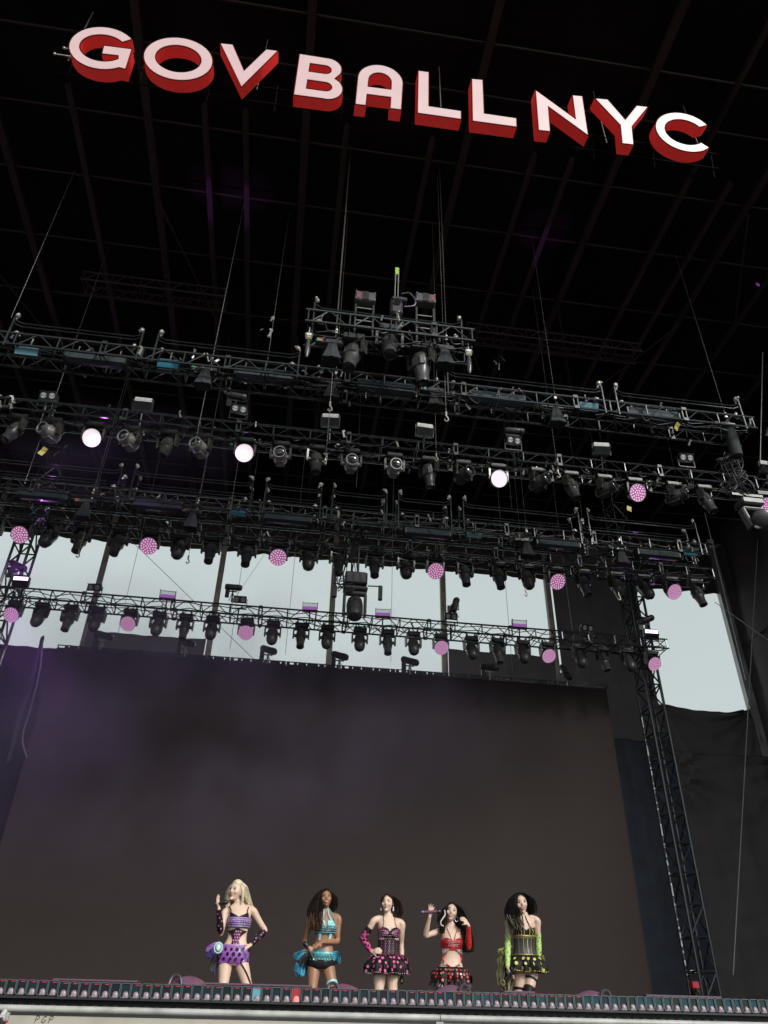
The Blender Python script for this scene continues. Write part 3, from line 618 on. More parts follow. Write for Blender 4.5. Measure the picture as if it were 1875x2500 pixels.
def can(px, py, Y, axis, label, group, stand, sc=1.0, m=DARKG):
    p = atY(px, py, Y); t = thing('can_light', label, 'stage light', p, group, scale=(sc,)*3)
    q = Vector(axis).normalized().to_track_quat('Z', 'Y')
    h = put('housing', shared('can_'+m.name, can_body, m, True), t, None, q, (1, 0.85, 1))
    put('lens', shared('can_lens', lambda b: b.sphere((0, 0, 0.292), (0.085, 0.085, 0.03), 14, 6), LENS, True), h)
    for z in (-0.16, 0.16): put('band', shared('can_band', lambda b: b.lathe([(0.127, -0.015), (0.131, -0.012), (0.131, 0.012), (0.127, 0.015)], 14), BLACK, True), h, (0, 0, z))
    st = MB().box((0, 0.03, -stand/2-0.06), (0.05, 0.04, stand)).box((0, 0.03, -0.15), (0.26, 0.05, 0.03)).box((0.13, 0.03, -0.06), (0.02, 0.05, 0.2)).box((-0.13, 0.03, -0.06), (0.02, 0.05, 0.2)).cyl((-.02, .02, -.12), (.1, -.05, -stand), 0.012).cyl((0, .05, -.12), (-.1, .1, -stand), 0.012)
    st.build('stand', SILVER if stand < 0.5 else BLACK, t, smooth=False)
    sd = MB().box((-0.19, 0.06, -0.20), (0.14, 0.10, 0.34)); sd.build('control_box', BLACK, t)
    return t
for i, (x, y, ax) in enumerate(((253, 1551, (1, -.1, -.22)), (456, 1569, (.8, -.5, -.35)), (656, 1587, (.75, -.55, -.4)), (830, 1601, (.75, -.55, -.4)), (1001, 1614, (.75, -.5, -.38)), (1195, 1629, (1, -.2, -.1)), (1382, 1641, (.25, -.4, -.9)))):
    can(x, y, 21.0, ax, 'can light standing on the screen top edge, %s of seven' % ordinal(i), 'can lights on top of the screen', 0.40, 0.95)
can(578, 968, 13.4, (1, -.05, -.12), 'dark can light above the blinder on second truss', 'can lights on the trusses', 0.7, 0.8)
can(1256, 1053, 13.4, (1, -.05, .02), 'dark can light above right blinder on second truss', 'can lights on the trusses', 0.7, 0.8)
can(570, 1434, 19.4, (1, 0, 0), 'dark can light lying level above lowest truss left of centre', 'can lights on the trusses', 0.5, 0.8)
can(1111, 1477, 19.4, (.3, .2, 1), 'dark can light tipped upward above lowest truss right of centre', 'can lights on the trusses', 0.5, 0.85, GREYH)
can(1576, 1514, 19.6, (1, -.2, .4), 'dark can light tilted at right end of lowest truss', 'can lights on the trusses', 0.5, 0.9)
can(45, 1382, 19.6, (1, -.2, -.5), 'dark can light tilted at left end of lowest truss', 'can lights on the trusses', 0.5, 0.9)
# dark tube battens and panels inside trusses
def tube_body(b):
    prof = [(-0.12, 0.10)] + [(-0.12+0.13*math.sin(a), 0.02-0.10*math.cos(a)) for a in [PI*1.0*k/8 for k in range(-4, 5)]]
    pr = [(-0.13, 0.11), (-0.15, 0.0), (-0.12, -0.09), (-0.04, -0.14), (0.06, -0.12), (0.11, -0.04), (0.11, 0.08), (0.0, 0.12)]
    b.prism(pr, -0.56, 0.56, Matrix(((0, 0, 1, 0), (1, 0, 0, 0), (0, 1, 0, 0), (0, 0, 0, 1))))
TUBEM = mat('tube_light_housing', (0.024, 0.034, 0.042), 0.32, noise=0.25, nscale=5, coat=0.3)
def tubelight(px, py, Y, label, group, sc=1.0):
    p = atY(px, py, Y); t = thing('tube_light', label, 'stage light', p, group, scale=(sc,)*3)
    put('housing', shared('tube_body', tube_body, TUBEM), t)
    for s in (-1, 1):
        put('end_cap', shared('tube_cap', lambda b: b.bevbox((0, 0, 0), (0.03, 0.25, 0.26), 0.03), BLACK), t, (s*0.575, -0.01, -0.01)); bar(t, 'hanger', (s*0.4, 0, 0.1), (s*0.4, 0.02, 0.34), 0.012, SILVER)
for i, (x, y) in enumerate(((236, 880), (645, 919), (942, 951), (1212, 978), (1590, 1018))): tubelight(x, y, 11.3, 'dark tube light inside the front truss, %s of five' % ordinal(i), 'tube lights in the trusses')
for i, (x, y) in enumerate(((108, 1211), (388, 1236), (704, 1268), (1043, 1302), (1360, 1329), (1604, 1354))): tubelight(x, y, 15.95, 'dark tube light inside the third truss, %s of six' % ordinal(i), 'tube lights in the trusses')
def boxpanel(px, py, Y, m, label, group, wd=0.42):
    p = atY(px, py, Y); t = thing('box_light', label, 'stage light', p, group)
    put('housing', shared('bx_%.2f' % wd, lambda b: b.bevbox((0, 0.07, 0), (wd+0.03, 0.14, 0.2), 0.012), BLACK), t, None, (rad(30), 0, 0))
    put('panel', shared('bp_%.2f_%s' % (wd, m.name), lambda b: b.box((0, -0.008, 0), (wd, 0.014, 0.17)), m), t, None, (rad(30), 0, 0))
    bar(t, 'hanger', (0, 0.05, 0.08), (0, 0.08, 0.4), 0.015, SILVER)
boxpanel(65, 856, 11.1, SKYREFL, 'flat panel light with painted pale sky reflection on the front truss at left', 'panel lights with painted sky reflection')
boxpanel(411, 888, 11.1, BLUEREFL, 'flat panel light with painted bright sky reflection on the front truss', 'panel lights with painted sky reflection')
boxpanel(1437, 993, 11.1, SKYREFL, 'flat panel light with painted pale sky reflection on the front truss at right', 'panel lights with painted sky reflection')
boxpanel(580, 1250, 15.9, BLUEREFL, 'flat panel light with painted blue sky reflection on the third truss left of centre', 'panel lights with painted sky reflection', 0.4)
boxpanel(1158, 1304, 15.9, SKYREFL, 'flat panel light with painted grey-blue sky reflection on the third truss right of centre', 'panel lights with painted sky reflection', 0.4)
boxpanel(1687, 1348, 15.9, BLUEREFL, 'flat panel light with painted dark blue sky reflection at right end of third truss', 'panel lights with painted sky reflection', 0.4)

# ---- hoists: motor body, sticker, chain bag, chain to the roof
def chainmesh(L, r=0.014, step=0.05):
    b = MB(); n = int(L/step); rings = []
    for i in range(n+1):
        a = (i % 2)*PI/2; rr = r*(1.0 if i % 2 else 0.45); c, s = math.cos(a), math.sin(a)
        rings.append([(rr*c, rr*s, i*step), (-rr*0.45*s, rr*0.45*c, i*step), (-rr*c, -rr*s, i*step), (rr*0.45*s, -rr*0.45*c, i*step)])
    return b.loft(rings)
def bellmesh(b):
    rings = []
    for z, hw, wv in ((0.0, 0.075, 0), (-0.06, 0.10, .005), (-0.16, 0.115, .01), (-0.30, 0.155, .014), (-0.42, 0.20, .012), (-0.45, 0.205, .01), (-0.46, 0.19, 0)):
        ring = []
        for k in range(28):
            a = 2*PI*k/28; q = 1/max(abs(math.cos(a)), abs(math.sin(a)))**0.72
            rr = hw*q*0.82+wv*math.sin(a*7)
            ring.append((rr*math.cos(a), rr*0.8*math.sin(a), z))
        rings.append(ring)
    b.loft(rings)
def motor_body(b): b.bevbox((0, 0, 0.03), (0.36, 0.15, 0.15), 0.03); b.bevbox((-0.26, 0, 0.03), (0.16, 0.13, 0.13), 0.02); b.cyl((0.05, 0, 0.1), (0.05, 0, 0.18), 0.04)
def hoist(px, py, Y, label, cols=(GREENL, REDL), ztop=18.5, bag=True, slim=False):
    p = atY(px, py, Y); t = thing('chain_hoist', label, 'hoist', p, 'chain hoists with cloth chain bags')
    put('motor_body', shared('motor_body', motor_body, DARKG, True), t, (0.02, 0.05, 0.12))
    a = shared('stk_'+cols[0].name, lambda b: b.add([(0, 0, 0), (0.10, 0, 0), (0, 0, 0.075)], [(0, 1, 2)]), cols[0]); c = shared('stk2_'+cols[1].name, lambda b: b.add([(0.10, 0, 0), (0.10, 0, 0.075), (0, 0, 0.075)], [(0, 1, 2)]), cols[1])
    put('label_sticker', a, t, (-0.29, -0.028, 0.11)); put('label_sticker', c, t, (-0.29, -0.028, 0.11))
    if bag:
        if slim: MB().lathe([(0.12, 0), (0.125, -0.2), (0.135, -0.25), (0.125, -0.5), (0.13, -0.55), (0.12, -0.72), (0.07, -0.75)], 14).build('chain_bag', BAGM, t, smooth=True)
        else: put('chain_bag', shared('bell', bellmesh, BAGM, True), t, (0, 0, 0.1))
    put('chain', chainmesh(max(0.5, ztop-p.z-0.2)).mesh('hoist_chain', CHAINM), t, (0.06, 0.05, 0.2))
    MB().sphere((0.06, 0.05, 0.52), (0.03, 0.03, 0.05), 8, 6).box((0.06, 0.05, 0.44), (0.05, 0.05, 0.07)).build('hook_block', SILVER, t, smooth=True)
    return t
GY = (YELL, BLUEL)
for i, (x, y, Y, cols) in enumerate(((502, 912, 11.3, (GREENL, REDL)), (811, 945, 11.35, (GREENL, REDL)), (1062, 965, 11.35, GY), (1356, 1005, 11.3, GY))):
    hoist(x, y, Y, 'chain hoist with flared black bag on the front truss, %s of four' % ordinal(i), cols)
hoist(1780, 1050, 11.35, 'chain hoist with long round bag at right end of front truss', (GREENL, GREENL), slim=True)
hoist(811, 848, 9.85, 'chain hoist with flared bag on left of the raised centre truss', (GREENL, REDL))
hoist(1085, 862, 9.85, 'chain hoist with flared bag on right of the raised centre truss', GY)
for i, (x, y, cols) in enumerate(((210, 1236, (YELL, REDL)), (470, 1262, (YELL, REDL)), (1285, 1330, GY), (1515, 1350, GY))):
    hoist(x, y, 16.0, 'chain hoist with black bag on the third truss, %s of four' % ordinal(i), cols)
for i, (x, y) in enumerate(((754, 822), (1144, 862))):
    p = atY(x, y, 9.6); t = thing('load_cell', 'grey load sensor with pale label at %s end of centre truss' % ('left' if i == 0 else 'right'), 'sensor', p, 'load sensors')
    MB().prism([(-.07, .06), (-.05, .09), (.05, .09), (.07, .06), (.05, -.08), (-.05, -.08)], -0.02, 0.02, Matrix.Rotation(rad(90), 4, 'X')).build('body', GREYH, t)
    MB().box((0, -0.024, 0.045), (0.085, 0.006, 0.05)).build('label_sticker', WHITEL, t); MB().box((0, -0.024, -0.02), (0.06, 0.006, 0.05)).build('label_sticker', YELL, t)
    MB().lathe([(0.03, 0), (0.045, -0.12), (0.05, -0.3), (0.02, -0.42)], 10).build('sleeve', DARKG, t, (0, 0, -0.1), smooth=True)
    bar(t, 'shackle', (0, 0, 0.08), (0, 0, 0.25), 0.012, SILVER)
# loose chains and cables
def hookmesh(b):
    b.tube([(0, 0, 0.12), (0, 0, 0.02), (0.03, 0, -0.02), (0.04, 0, -0.07), (0.0, 0, -0.11), (-0.035, 0, -0.08), (-0.02, 0, -0.05)], [0.022, 0.02, 0.016, 0.016, 0.016, 0.014, 0.01], 6)
def chain(px, py, Y, ztop, label, hook=True, r=0.014):
    p = atY(px, py, Y); t = thing('hanging_chain', label, 'chain', p, 'loose chains hanging from the roof')
    put('links', chainmesh(ztop-p.z, r).mesh('links', CHAINM), t)
    if hook: put('hook', shared('hook', hookmesh, CHAINM, True), t, (0, 0, -0.08))
for (x, y, Y, zt, lab) in ((806, 985, 10.0, 18.4, 'loose chain with hook hanging past the left centre bag'), (1089, 1010, 10.0, 18.4, 'loose chain with hook hanging past the right centre bag'), (478, 1075, 12.9, 18.4, 'chain with hook before the second truss left of centre'),
                            (796, 1110, 12.9, 18.4, 'chain with hook before the second truss at centre'), (193, 1345, 16.9, 18.4, 'chain with hook dangling into the second sky opening'), (460, 1360, 16.9, 18.4, 'chain with hook dangling into the third sky opening'),
                            (1283, 1440, 16.9, 18.4, 'chain with hook dangling into the fifth sky opening'), (1510, 1450, 16.9, 18.4, 'chain with hook dangling beside the right tower'), (1065, 1110, 12.95, 18.4, 'chain with hook before the second truss right of centre'), (1362, 1150, 12.9, 18.4, 'chain with hook before the second truss at right')):
    chain(x, y, Y, zt, lab)
for i, (x, y, Y) in enumerate(((60, 1180, 13.3), (560, 1260, 15.6), (870, 1190, 15.6), (1250, 1245, 15.9), (1424, 1280, 15.9), (640, 970, 11.6), (27, 775, 11.2), (1750, 945, 11.2), (1668, 1230, 15.9))):
    chain(x, y, Y, 18.4, 'bare hoist chain rising to the roof %s' % ['at far left behind the second truss', 'left of centre', 'at centre', 'right of centre', 'farther right', 'behind the front truss left', 'at front truss left end', 'at front truss right end', 'at the third truss right end'][i], False, 0.012)
CABG = mat('grey_steel_wire', (0.30, 0.32, 0.33), 0.5)
def wire(p0, p1, r, label, m=CABG, sag=0.0):
    p0, p1 = Vector(p0), Vector(p1); t = thing('cable', label, 'cable', p0, 'thin wires and ropes'); d = p1-p0
    MB().tube([d*(k/8)+Vector((0, 0, -sag*4*(k/8)*(1-k/8))) for k in range(9)], r, 5).build('strand', m, t, smooth=True)
wire(atY(310, 1310, 24.5), atY(620, 1610, 24.5), 0.010, 'thin diagonal guy wire across the third sky opening')
wire(atY(715, 1250, 24.5), atY(560, 1480, 24.5), 0.006, 'fine wire across the fourth opening')
wire(atY(1850, 1320, 21.0), atY(1790, 2380, 21.0), 0.014, 'long grey rope hanging before the right drape')
wire(atY(1745, 1470, 24.6), atY(1900, 1580, 20.0), 0.014, 'slanting guy wire at upper right drape')
wire(atY(1720, 1250, 18.0), atY(1820, 1660, 18.0), 0.010, 'thin cable falling right of the fourth truss')
wire(atY(1862, 860, 12.4), atY(1856, 1130, 12.4), 0.010, 'thin cable falling to the right edge strobe')
for i, x in enumerate((285, 565, 700, 955, 1245, 1400)):
    p = atY(x, 1560, 20.6); wire((p.x, 20.6, SZ1+0.2), (p.x, 20.6, 18.4), 0.007, 'thin hoist wire above the screen, %s of six' % ordinal(i))

# ---- things on the raised centre truss
def tower_frame(px, py, label, side):
    p = atY(px, py, 9.8); t = thing('box_on_frame', label, 'equipment', (p.x, 9.8, 12.6), 'grey boxes on ladder frames')
    for s in (-1, 1): MB().box((s*0.17, 0, 0.25), (0.035, 0.07, 1.0)).build('leg', BLACK, t, rot=None)
    for z in (0.05, 0.2, 0.3, 0.55): bar(t, 'rung', (-0.17, 0, z), (0.17, 0, z), 0.012, SILVER)
    z = p.z-12.6
    MB().bevbox((0, -0.03, z), (0.40, 0.20, 0.24), 0.02).build('box', GREYH, t)
    MB().box((0, -0.134, z), (0.13, 0.008, 0.22)).build('dark_panel', BLACK, t)
    MB().box((side*0.14, -0.134, z), (0.07, 0.008, 0.16)).build('red_panel', mat('dull_red', (0.28, 0.07, 0.08), 0.5), t)
    for sx in (-.18, .18):
        for sz in (-.1, .1): MB().cyl((sx, -0.13, z+sz), (sx, -0.14, z+sz), 0.012).build('bolt', SILVER, t)
tower_frame(891, 734, 'grey box on black ladder frame left of the antenna', -1)
tower_frame(1037, 738, 'grey box on black ladder frame right of the antenna', 1)
p = atY(967, 746, 9.8); t = thing('antenna_unit', 'black camera box with tall green-tipped antenna on centre truss', 'antenna', (p.x, 9.8, 12.6))
z = p.z-12.6
MB().bevbox((0, 0, z-0.1), (0.24, 0.24, 0.46), 0.04).bevbox((0.05, -0.05, z+0.06), (0.30, 0.2, 0.10), 0.02).build('body', DARKG, t)
MB().cyl((0, -0.13, z-0.05), (0, -0.17, z-0.08), 0.07, n=12).build('lens', LENS, t)
for s in (-1, 1): bar(t, 'rod', (s*0.03, 0, z+0.1), (s*0.03+0.01, 0, z+0.95), 0.012, SILVER)
MB().box((0.011, 0, z+1.03), (0.075, 0.03, 0.2)).build('green_tip', mat('lime_tip', (0.35, 0.62, 0.08), 0.4, emit=(0.30, 0.50, 0.08), estr=0.12), t)
MB().tube(spline([(0.10, -0.05, z+0.30), (0.25, -0.08, z+0.32), (0.36, -0.1, z+0.12), (0.34, -0.1, z-0.05), (0.15, -0.1, z-0.12)], 5), 0.014, 6).build('cable', mat('violet_cable', (0.16, 0.10, 0.2), 0.4), t, smooth=True)
bar(t, 'mast', (0, 0, 0), (0, 0, z-0.2), 0.035, BLACK)
for (x, y, d, lab, k) in ((950, 838, (0, -.35, -1), 'large dark moving head pointing down under the raised centre truss', 'slim'), (861, 862, (-.15, -.2, -1), 'large dark barrel light left under the centre truss', 'slim'), (1028, 885, (.1, .1, -1), 'large dark barrel light right under the centre truss', 'slim')):
    p = atY(x, y, 9.9); fixture(k, (p.x, 9.9, p.z+0.42), d, lab, 'barrel lights under the centre truss', 1.25)
# ---- cluster hanging in the middle of the fourth truss
p = atY(866, 1467, 16.6); t = thing('large_moving_head', 'big moving head hanging on a cabled box in the middle opening', 'stage light', p)
zt = 12.3-p.z
MB().bevbox((0, 0, 0.56), (0.56, 0.42, 0.34), 0.03).build('power_box', BLACK, t)
for s in (-.18, 0, .18): MB().box((s, -0.215, 0.56), (0.10, 0.01, 0.26)).build('fin', DARKG, t)
MB().bevbox((0, 0, 0.30), (0.60, 0.36, 0.10), 0.03).build('base', DARKG, t)
yk = MB().bevbox((0, 0, 0.20), (0.56, 0.18, 0.10), 0.03)
for s in (-1, 1): yk.bevbox((s*0.26, 0, -0.12), (0.07, 0.2, 0.62), 0.03)
yk.build('yoke', GREYH, t)
hd = MB(); hd.lathe([(0.12, 0.22), (0.18, 0.2), (0.205, 0.05), (0.20, -0.2), (0.17, -0.34), (0.12, -0.36)], 14, Matrix.Rotation(rad(-18), 4, 'X') @ Matrix.Translation((0, 0, -0.2))); hd.build('head', DARKG, t, smooth=True)
MB().bevbox((0.62, -0.1, 0.22), (0.10, 0.10, 0.40), 0.015).build('side_box', BLACK, t); bar(t, 'arm', (0.3, -0.05, 0.42), (0.64, -0.08, 0.42), 0.016, BLACK)
MB().bevbox((-0.52, -0.1, 0.16), (0.12, 0.10, 0.32), 0.015).build('side_box', BLACK, t); bar(t, 'arm', (-0.3, -0.05, 0.40), (-0.58, -0.08, 0.40), 0.016, BLACK)
bar(t, 'hanger', (0.05, 0, 0.7), (0.05, 0, zt), 0.03, BLACK); bar(t, 'hanger', (-0.12, 0, 0.7), (-0.12, 0, zt), 0.02, BLACK)
cb = MB(); r_ = random.Random(5)
for k in range(16):
    a = r_.uniform(-0.45, 0.0); cb.tube(spline([(r_.uniform(-.25, .25), r_.uniform(-.1, .1), zt), (a, -0.15, zt*0.7), (a+r_.uniform(-.2, .1), -0.15, 0.55+r_.uniform(-.2, .2)), (r_.uniform(-.5, -.1), -.18, 0.3+r_.uniform(-.2, .2)), (r_.uniform(-.3, .2), -.1, 0.5)], 4), 0.011, 5)
cb.build('cable_loops', CABLEM, t, smooth=True)
# cable tangle + big yoke at the right edge
p = atY(1795, 1160, 12.0); t = thing('cable_bundle', 'tangled black cable bundle hanging at right end of second truss', 'cables', p)
for part_ in range(3):
    cb = MB(); r_ = random.Random(20+part_)
    for k in range(9):
        pts = [(r_.uniform(-.08, .08), r_.uniform(-.1, .1), 0.55)]
        for s in range(5): pts.append((r_.uniform(-.32, .28), r_.uniform(-.15, .15), 0.4-s*0.22+r_.uniform(-.12, .12)))
        cb.tube(spline(pts, 4), 0.010, 5)
    cb.build('cable_loop', CABLEM, t, smooth=True)
p = atY(1840, 1270, 12.0); t = thing('large_moving_head', 'big dark moving head with angular yoke at right picture edge', 'stage light', p)
MB().bevbox((0, 0, 0.40), (0.50, 0.36, 0.16), 0.03).box((0, 0, 0.62), (0.7, 0.1, 0.06)).build('base', DARKG, t)
yk = MB().bevbox((0.02, 0, 0.26), (0.50, 0.2, 0.08), 0.03); R_ = Matrix.Rotation(rad(-14), 3, 'Y')
yk.bevbox((-0.16, 0, 0.02), (0.09, 0.2, 0.5), 0.03, R_).bevbox((0.30, 0, 0.02), (0.09, 0.2, 0.5), 0.03, R_); yk.build('yoke', GREYH, t)
MB().lathe([(0.1, 0.25), (0.17, 0.22), (0.2, 0.0), (0.19, -0.3), (0.14, -0.34)], 14, Matrix.Rotation(rad(-60), 4, 'X') @ Matrix.Rotation(rad(25), 4, 'Y')).build('head', DARKG, t, (0.12, -0.05, 0.0), smooth=True)
# folded umbrella-like banner at left
p = atY(102, 1565, 19.6); t = thing('furled_banner', 'furled dark cloth strap hanging at left below the lowest truss', 'banner', p)
q = atY(20, 1860, 19.6)-p; q2 = atY(55, 1800, 19.6)-p
MB().tube(spline([(0.02, 0, 0.15), (0, 0, 0), q*0.35+Vector((0.05, 0, 0)), q*0.7, q], 5), [0.02]*4+[0.05]*6+[0.10]*8+[0.05]*3, 7).build('cloth', DRAPEB, t, smooth=True)
MB().tube(spline([(0.03, -.05, 0), q2*0.3+Vector((0.1, 0, 0)), q2*0.7+Vector((0.06, 0, 0)), q2, q2+Vector((0.25, 0, -0.5))], 5), 0.022, 6).build('cord', GREYH, t, smooth=True)
# confetti in the air
for i, (x, y, Y, m, lab) in enumerate(((104, 1101, 12.2, YELL, 'yellow confetti slip floating before the second truss at left'), (1654, 1041, 10.5, YELL, 'yellow confetti slip floating at the right front truss'), (1537, 1242, 12.0, YELL, 'yellow confetti slip floating between second and third trusses'), (1851, 695, 10.0, mat('violet_foil', (0.3, 0.08, 0.4), 0.2, 0.7), 'violet foil confetti slip floating at upper right'))):
    p = atY(x, y, Y); o = MB()
    o.loft([[(-.05, 0, -.09), (.05, .005, -.09)], [(-.05, .02, 0), (.05, .03, 0.01)], [(-.05, 0, .09), (.05, 0, .09)]], caps=False, closed=False)
    tag(o.build('confetti', m, None, p, (rng.uniform(-.4, .4), rng.uniform(.2, .5), rng.uniform(-.5, .5))), lab, 'confetti', 'floating confetti')
# ================================================================== STAGE FRONT
CELLF = mat('cell_frame', (0.10, 0.12, 0.14), 0.4, 0.2)
CELLG = []
for i, c in enumerate(((0.010, 0.020, 0.026), (0.008, 0.035, 0.045), (0.010, 0.028, 0.022), (0.010, 0.030, 0.060), (0.016, 0.014, 0.030), (0.012, 0.085, 0.105), (0.02, 0.06, 0.05))):
    CELLG.append(mat('cell_glass_%d' % i, tuple(v*0.55 for v in c), 0.22, spec=0.35))
CELLB = mat('cell_glass_blue_lit', (0.1, 0.28, 0.38), 0.2, emit=(0.14, 0.36, 0.48), estr=0.15)
CELLR = mat('cell_glass_red_lit', (0.25, 0.015, 0.015), 0.2, emit=(0.6, 0.04, 0.05), estr=0.25)
DOMEM = mat('cell_reflector', (0.30, 0.22, 0.25), 0.3, noise=0.5, nscale=60)
DOMER = mat('cell_reflector_red', (0.6, 0.2, 0.2), 0.3, emit=(1.0, 0.2, 0.18), estr=0.7)
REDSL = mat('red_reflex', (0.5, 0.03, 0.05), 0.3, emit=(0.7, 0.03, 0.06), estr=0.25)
CW, CH = 0.0925, 0.122
def cellframe(b):
    w2, h2, r, k = CW/2-0.003, CH/2-0.002, 0.016, 0.0055
    def rr(w_, h_, r_): 
        pts = []
        for cx_, cz_, a0 in ((w_-r_, h_-r_, 0), (-w_+r_, h_-r_, 90), (-w_+r_, -h_+r_, 180), (w_-r_, -h_+r_, 270)):
            for q in range(4): a = rad(a0+q*30); pts.append((cx_+r_*math.cos(a), cz_+r_*math.sin(a)))
        return pts
    o = rr(w2, h2, r); i_ = rr(w2-k, h2-k, r-0.004)
    A = [(x, -0.012, z) for x, z in o]; B = [(x, -0.012, z) for x, z in i_]; C = [(x, 0.0, z) for x, z in i_]; D = [(x, 0.03, z) for x, z in o]
    b.loft([D, A, B, C], caps=False)
LIPZ = 1.975
lip_x = [-4.05 + i*1.112 for i in range(9)]
for bi in range(9):
    x0 = -4.04 + bi*1.112
    t = thing('cell_batten', 'strip of twelve square light cells on stage edge, %s' % ordinal(bi), 'light strip', (x0+0.555, 8.5, LIPZ-CH/2-0.02), 'cell light strips along the stage edge')
    MB().box((0, 0.075, CH/2+0.02), (1.108, 0.09, CH-0.004)).box((0, 0.03, 0.008), (1.108, 0.10, 0.016)).build('housing', CABLEM, t)
    dz = rng.uniform(-.006, .006)
    for c in range(12):
        xx = -0.555+CW*(c+0.5)+0.0; idx = bi*12+c
        f = put('cell', shared('cell_frame', cellframe, CELLF), t, (xx, 0, CH/2+0.02+dz))
        g_ = CELLG[rng.choice((0, 0, 1, 2, 4) if idx < 55 else ((0, 4, 3, 0, 4) if idx < 65 else (1, 3, 5, 5, 2, 6)))]  # glass turns teal at the right to paint in reflected sky
        dm = DOMEM
        if idx == 43: g_ = CELLB
        if idx == 47: g_, dm = CELLR, DOMER
        put('glass', shared('cg_'+g_.name, lambda b: b.box((0, 0.006, 0), (CW-0.016, 0.008, CH-0.014)), g_), f)
        ox = -0.012 + 0.018*math.sin(idx*0.05)
        put('reflector', shared('dome_'+dm.name, lambda b: b.lathe([(0.026, -0.055), (0.0265, -0.036), (0.023, -0.020), (0.014, -0.010), (0.003, -0.007)], 14, Matrix.Scale(0.5, 4, (0, 1, 0))), dm, True), f, (0.006, 0.0, 0.0))
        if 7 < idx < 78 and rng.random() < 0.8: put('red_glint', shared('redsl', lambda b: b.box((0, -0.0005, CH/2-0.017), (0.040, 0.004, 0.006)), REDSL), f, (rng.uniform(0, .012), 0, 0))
# pink domed floor lights with handles
PINKM = mat('pink_grey_plastic', (0.17, 0.075, 0.125), 0.45, noise=0.15, nscale=10)
PINKD = mat('dark_rubber_handle', (0.05, 0.035, 0.045), 0.35)
for i, (px, flip) in enumerate(((452, -1), (830, -1), (1108, 1), (1448, 1))):
    py = {0: 2400, 1: 2422, 2: 2425, 3: 2422}[i]
    p = atY(px, py, 9.15); t = thing('dome_floor_light', 'pink domed floor light with black handle behind the light cells, %s of four' % ordinal(i), 'floor light', (p.x, 9.15, FLOOR), 'pink domed floor lights')
    hz = {0: 0.675, 1: 0.645, 2: 0.66, 3: 0.645}[i]
    MB().lathe([(0.16, 0), (0.18, 0.03), (0.18, 0.36), (0.20, 0.38)], 18).build('body', BLACK, t, smooth=True)
    rings = []
    for z, r in ((0.38, 0.21), (0.42, 0.235), (0.50, 0.225), (0.57, 0.19), (0.63, 0.13), (0.66, 0.07), (0.672, 0.01)):
        rings.append([(r*1.15*math.cos(2*PI*k/20)+flip*-0.03, r*0.9*math.sin(2*PI*k/20), z*hz/0.672) for k in range(20)])
    MB().loft(rings).build('dome', PINKM, t, smooth=True)
    h = MB().tube(spline([(flip*0.02, -0.15, hz-0.10), (flip*0.04, -0.14, hz-0.03), (flip*0.08, -0.13, hz-0.002), (flip*0.125, -0.13, hz-0.02), (flip*0.15, -0.15, hz-0.11)], 5), 0.016, 8); h.build('handle', PINKD, t, smooth=True)
    MB().disc((-flip*0.17, -0.175, hz-0.10), (0, -1, .2), 0.022, 10).build('badge', WHITEL, t)
# low mauve ledges behind the strip
MAUVE = mat('mauve_ledge', (0.11, 0.062, 0.095), 0.5)
for i, (a, b, py) in enumerate(((135, 340, 2389), (500, 760, 2412), (1225, 1300, 2428), (1568, 1750, 2432))):
    p, q = atY(a, py, 8.9), atY(b, py+(b-a)*0.03, 8.9)
    t = thing('floor_ledge', 'thin mauve ledge standing behind the light cells, %s of four' % ordinal(i), 'ledge', ((p.x+q.x)/2, 8.9, FLOOR), 'mauve ledges')
    L = q.x-p.x; MB().bevbox((0, 0, 0.603), (L, 0.20, 0.018), 0.004).build('top', MAUVE, t)
    for s in (-1, 1): MB().box((s*(L/2-0.08), 0, 0.296), (0.04, 0.14, 0.592)).build('leg', BLACK, t)
# white rail in front with a cream panel and stencilled letters
RAILM = mat('worn_white_rail', (0.40, 0.385, 0.375), 0.45, noise=0.25, nscale=7)
PANM = mat('cream_panel', (0.40, 0.365, 0.315), 0.6, noise=0.15, nscale=4)
rl = thing('front_rail', 'worn white round rail with cream panel lettered PGP at bottom edge', 'barrier', (0.85, 6.0, 0))
MB().tube([(-6, 0, 1.812), (-1.35, 0, 1.812)], 0.019, 12).build('rail', RAILM, rl, smooth=True)
MB().tube([(-1.35, 0, 1.812), (0.38, 0, 1.812)], 0.0195, 12).build('rail', RAILM, rl, smooth=True)
MB().tube([(0.385, 0, 1.812), (6.5, 0, 1.812)], 0.019, 12).build('rail', RAILM, rl, smooth=True)
MB().box((-2.8, 0.03, 1.30), (6.35, 0.02, 0.95)).build('panel', PANM, rl)
MB().box((3.48, 0.028, 1.30), (6.15, 0.02, 0.965)).build('panel', PANM, rl)
for x in (-5.5, -2.42, 0.38, 2.4, 4.6): MB().box((x, 0.02, 0.9), (0.05, 0.06, 1.78)).build('post', RAILM, rl)
MB().tube([(-2.42, -0.012, 1.80), (-2.435, -0.03, 1.757)], 0.016, 8).build('stub_pipe', RAILM, rl, smooth=True)
MB().cyl((-2.47, -0.03, 1.752), (-2.40, -0.03, 1.757), 0.022, n=10).build('collar', RAILM, rl, smooth=True)
MB().sphere((-2.46, -0.05, 1.70), (0.07, 0.05, 0.05), 12, 8).cyl((-2.56, -0.03, 1.66), (-2.40, -0.05, 1.72), 0.05, n=10).build('clamp', BLACK, rl, smooth=True)
MB().sphere((-2.388, -0.06, 1.742), (0.012, 0.012, 0.008), 8, 6).build('knob', mat('red_knob', (0.5, 0.03, 0.04), 0.3), rl, smooth=True)
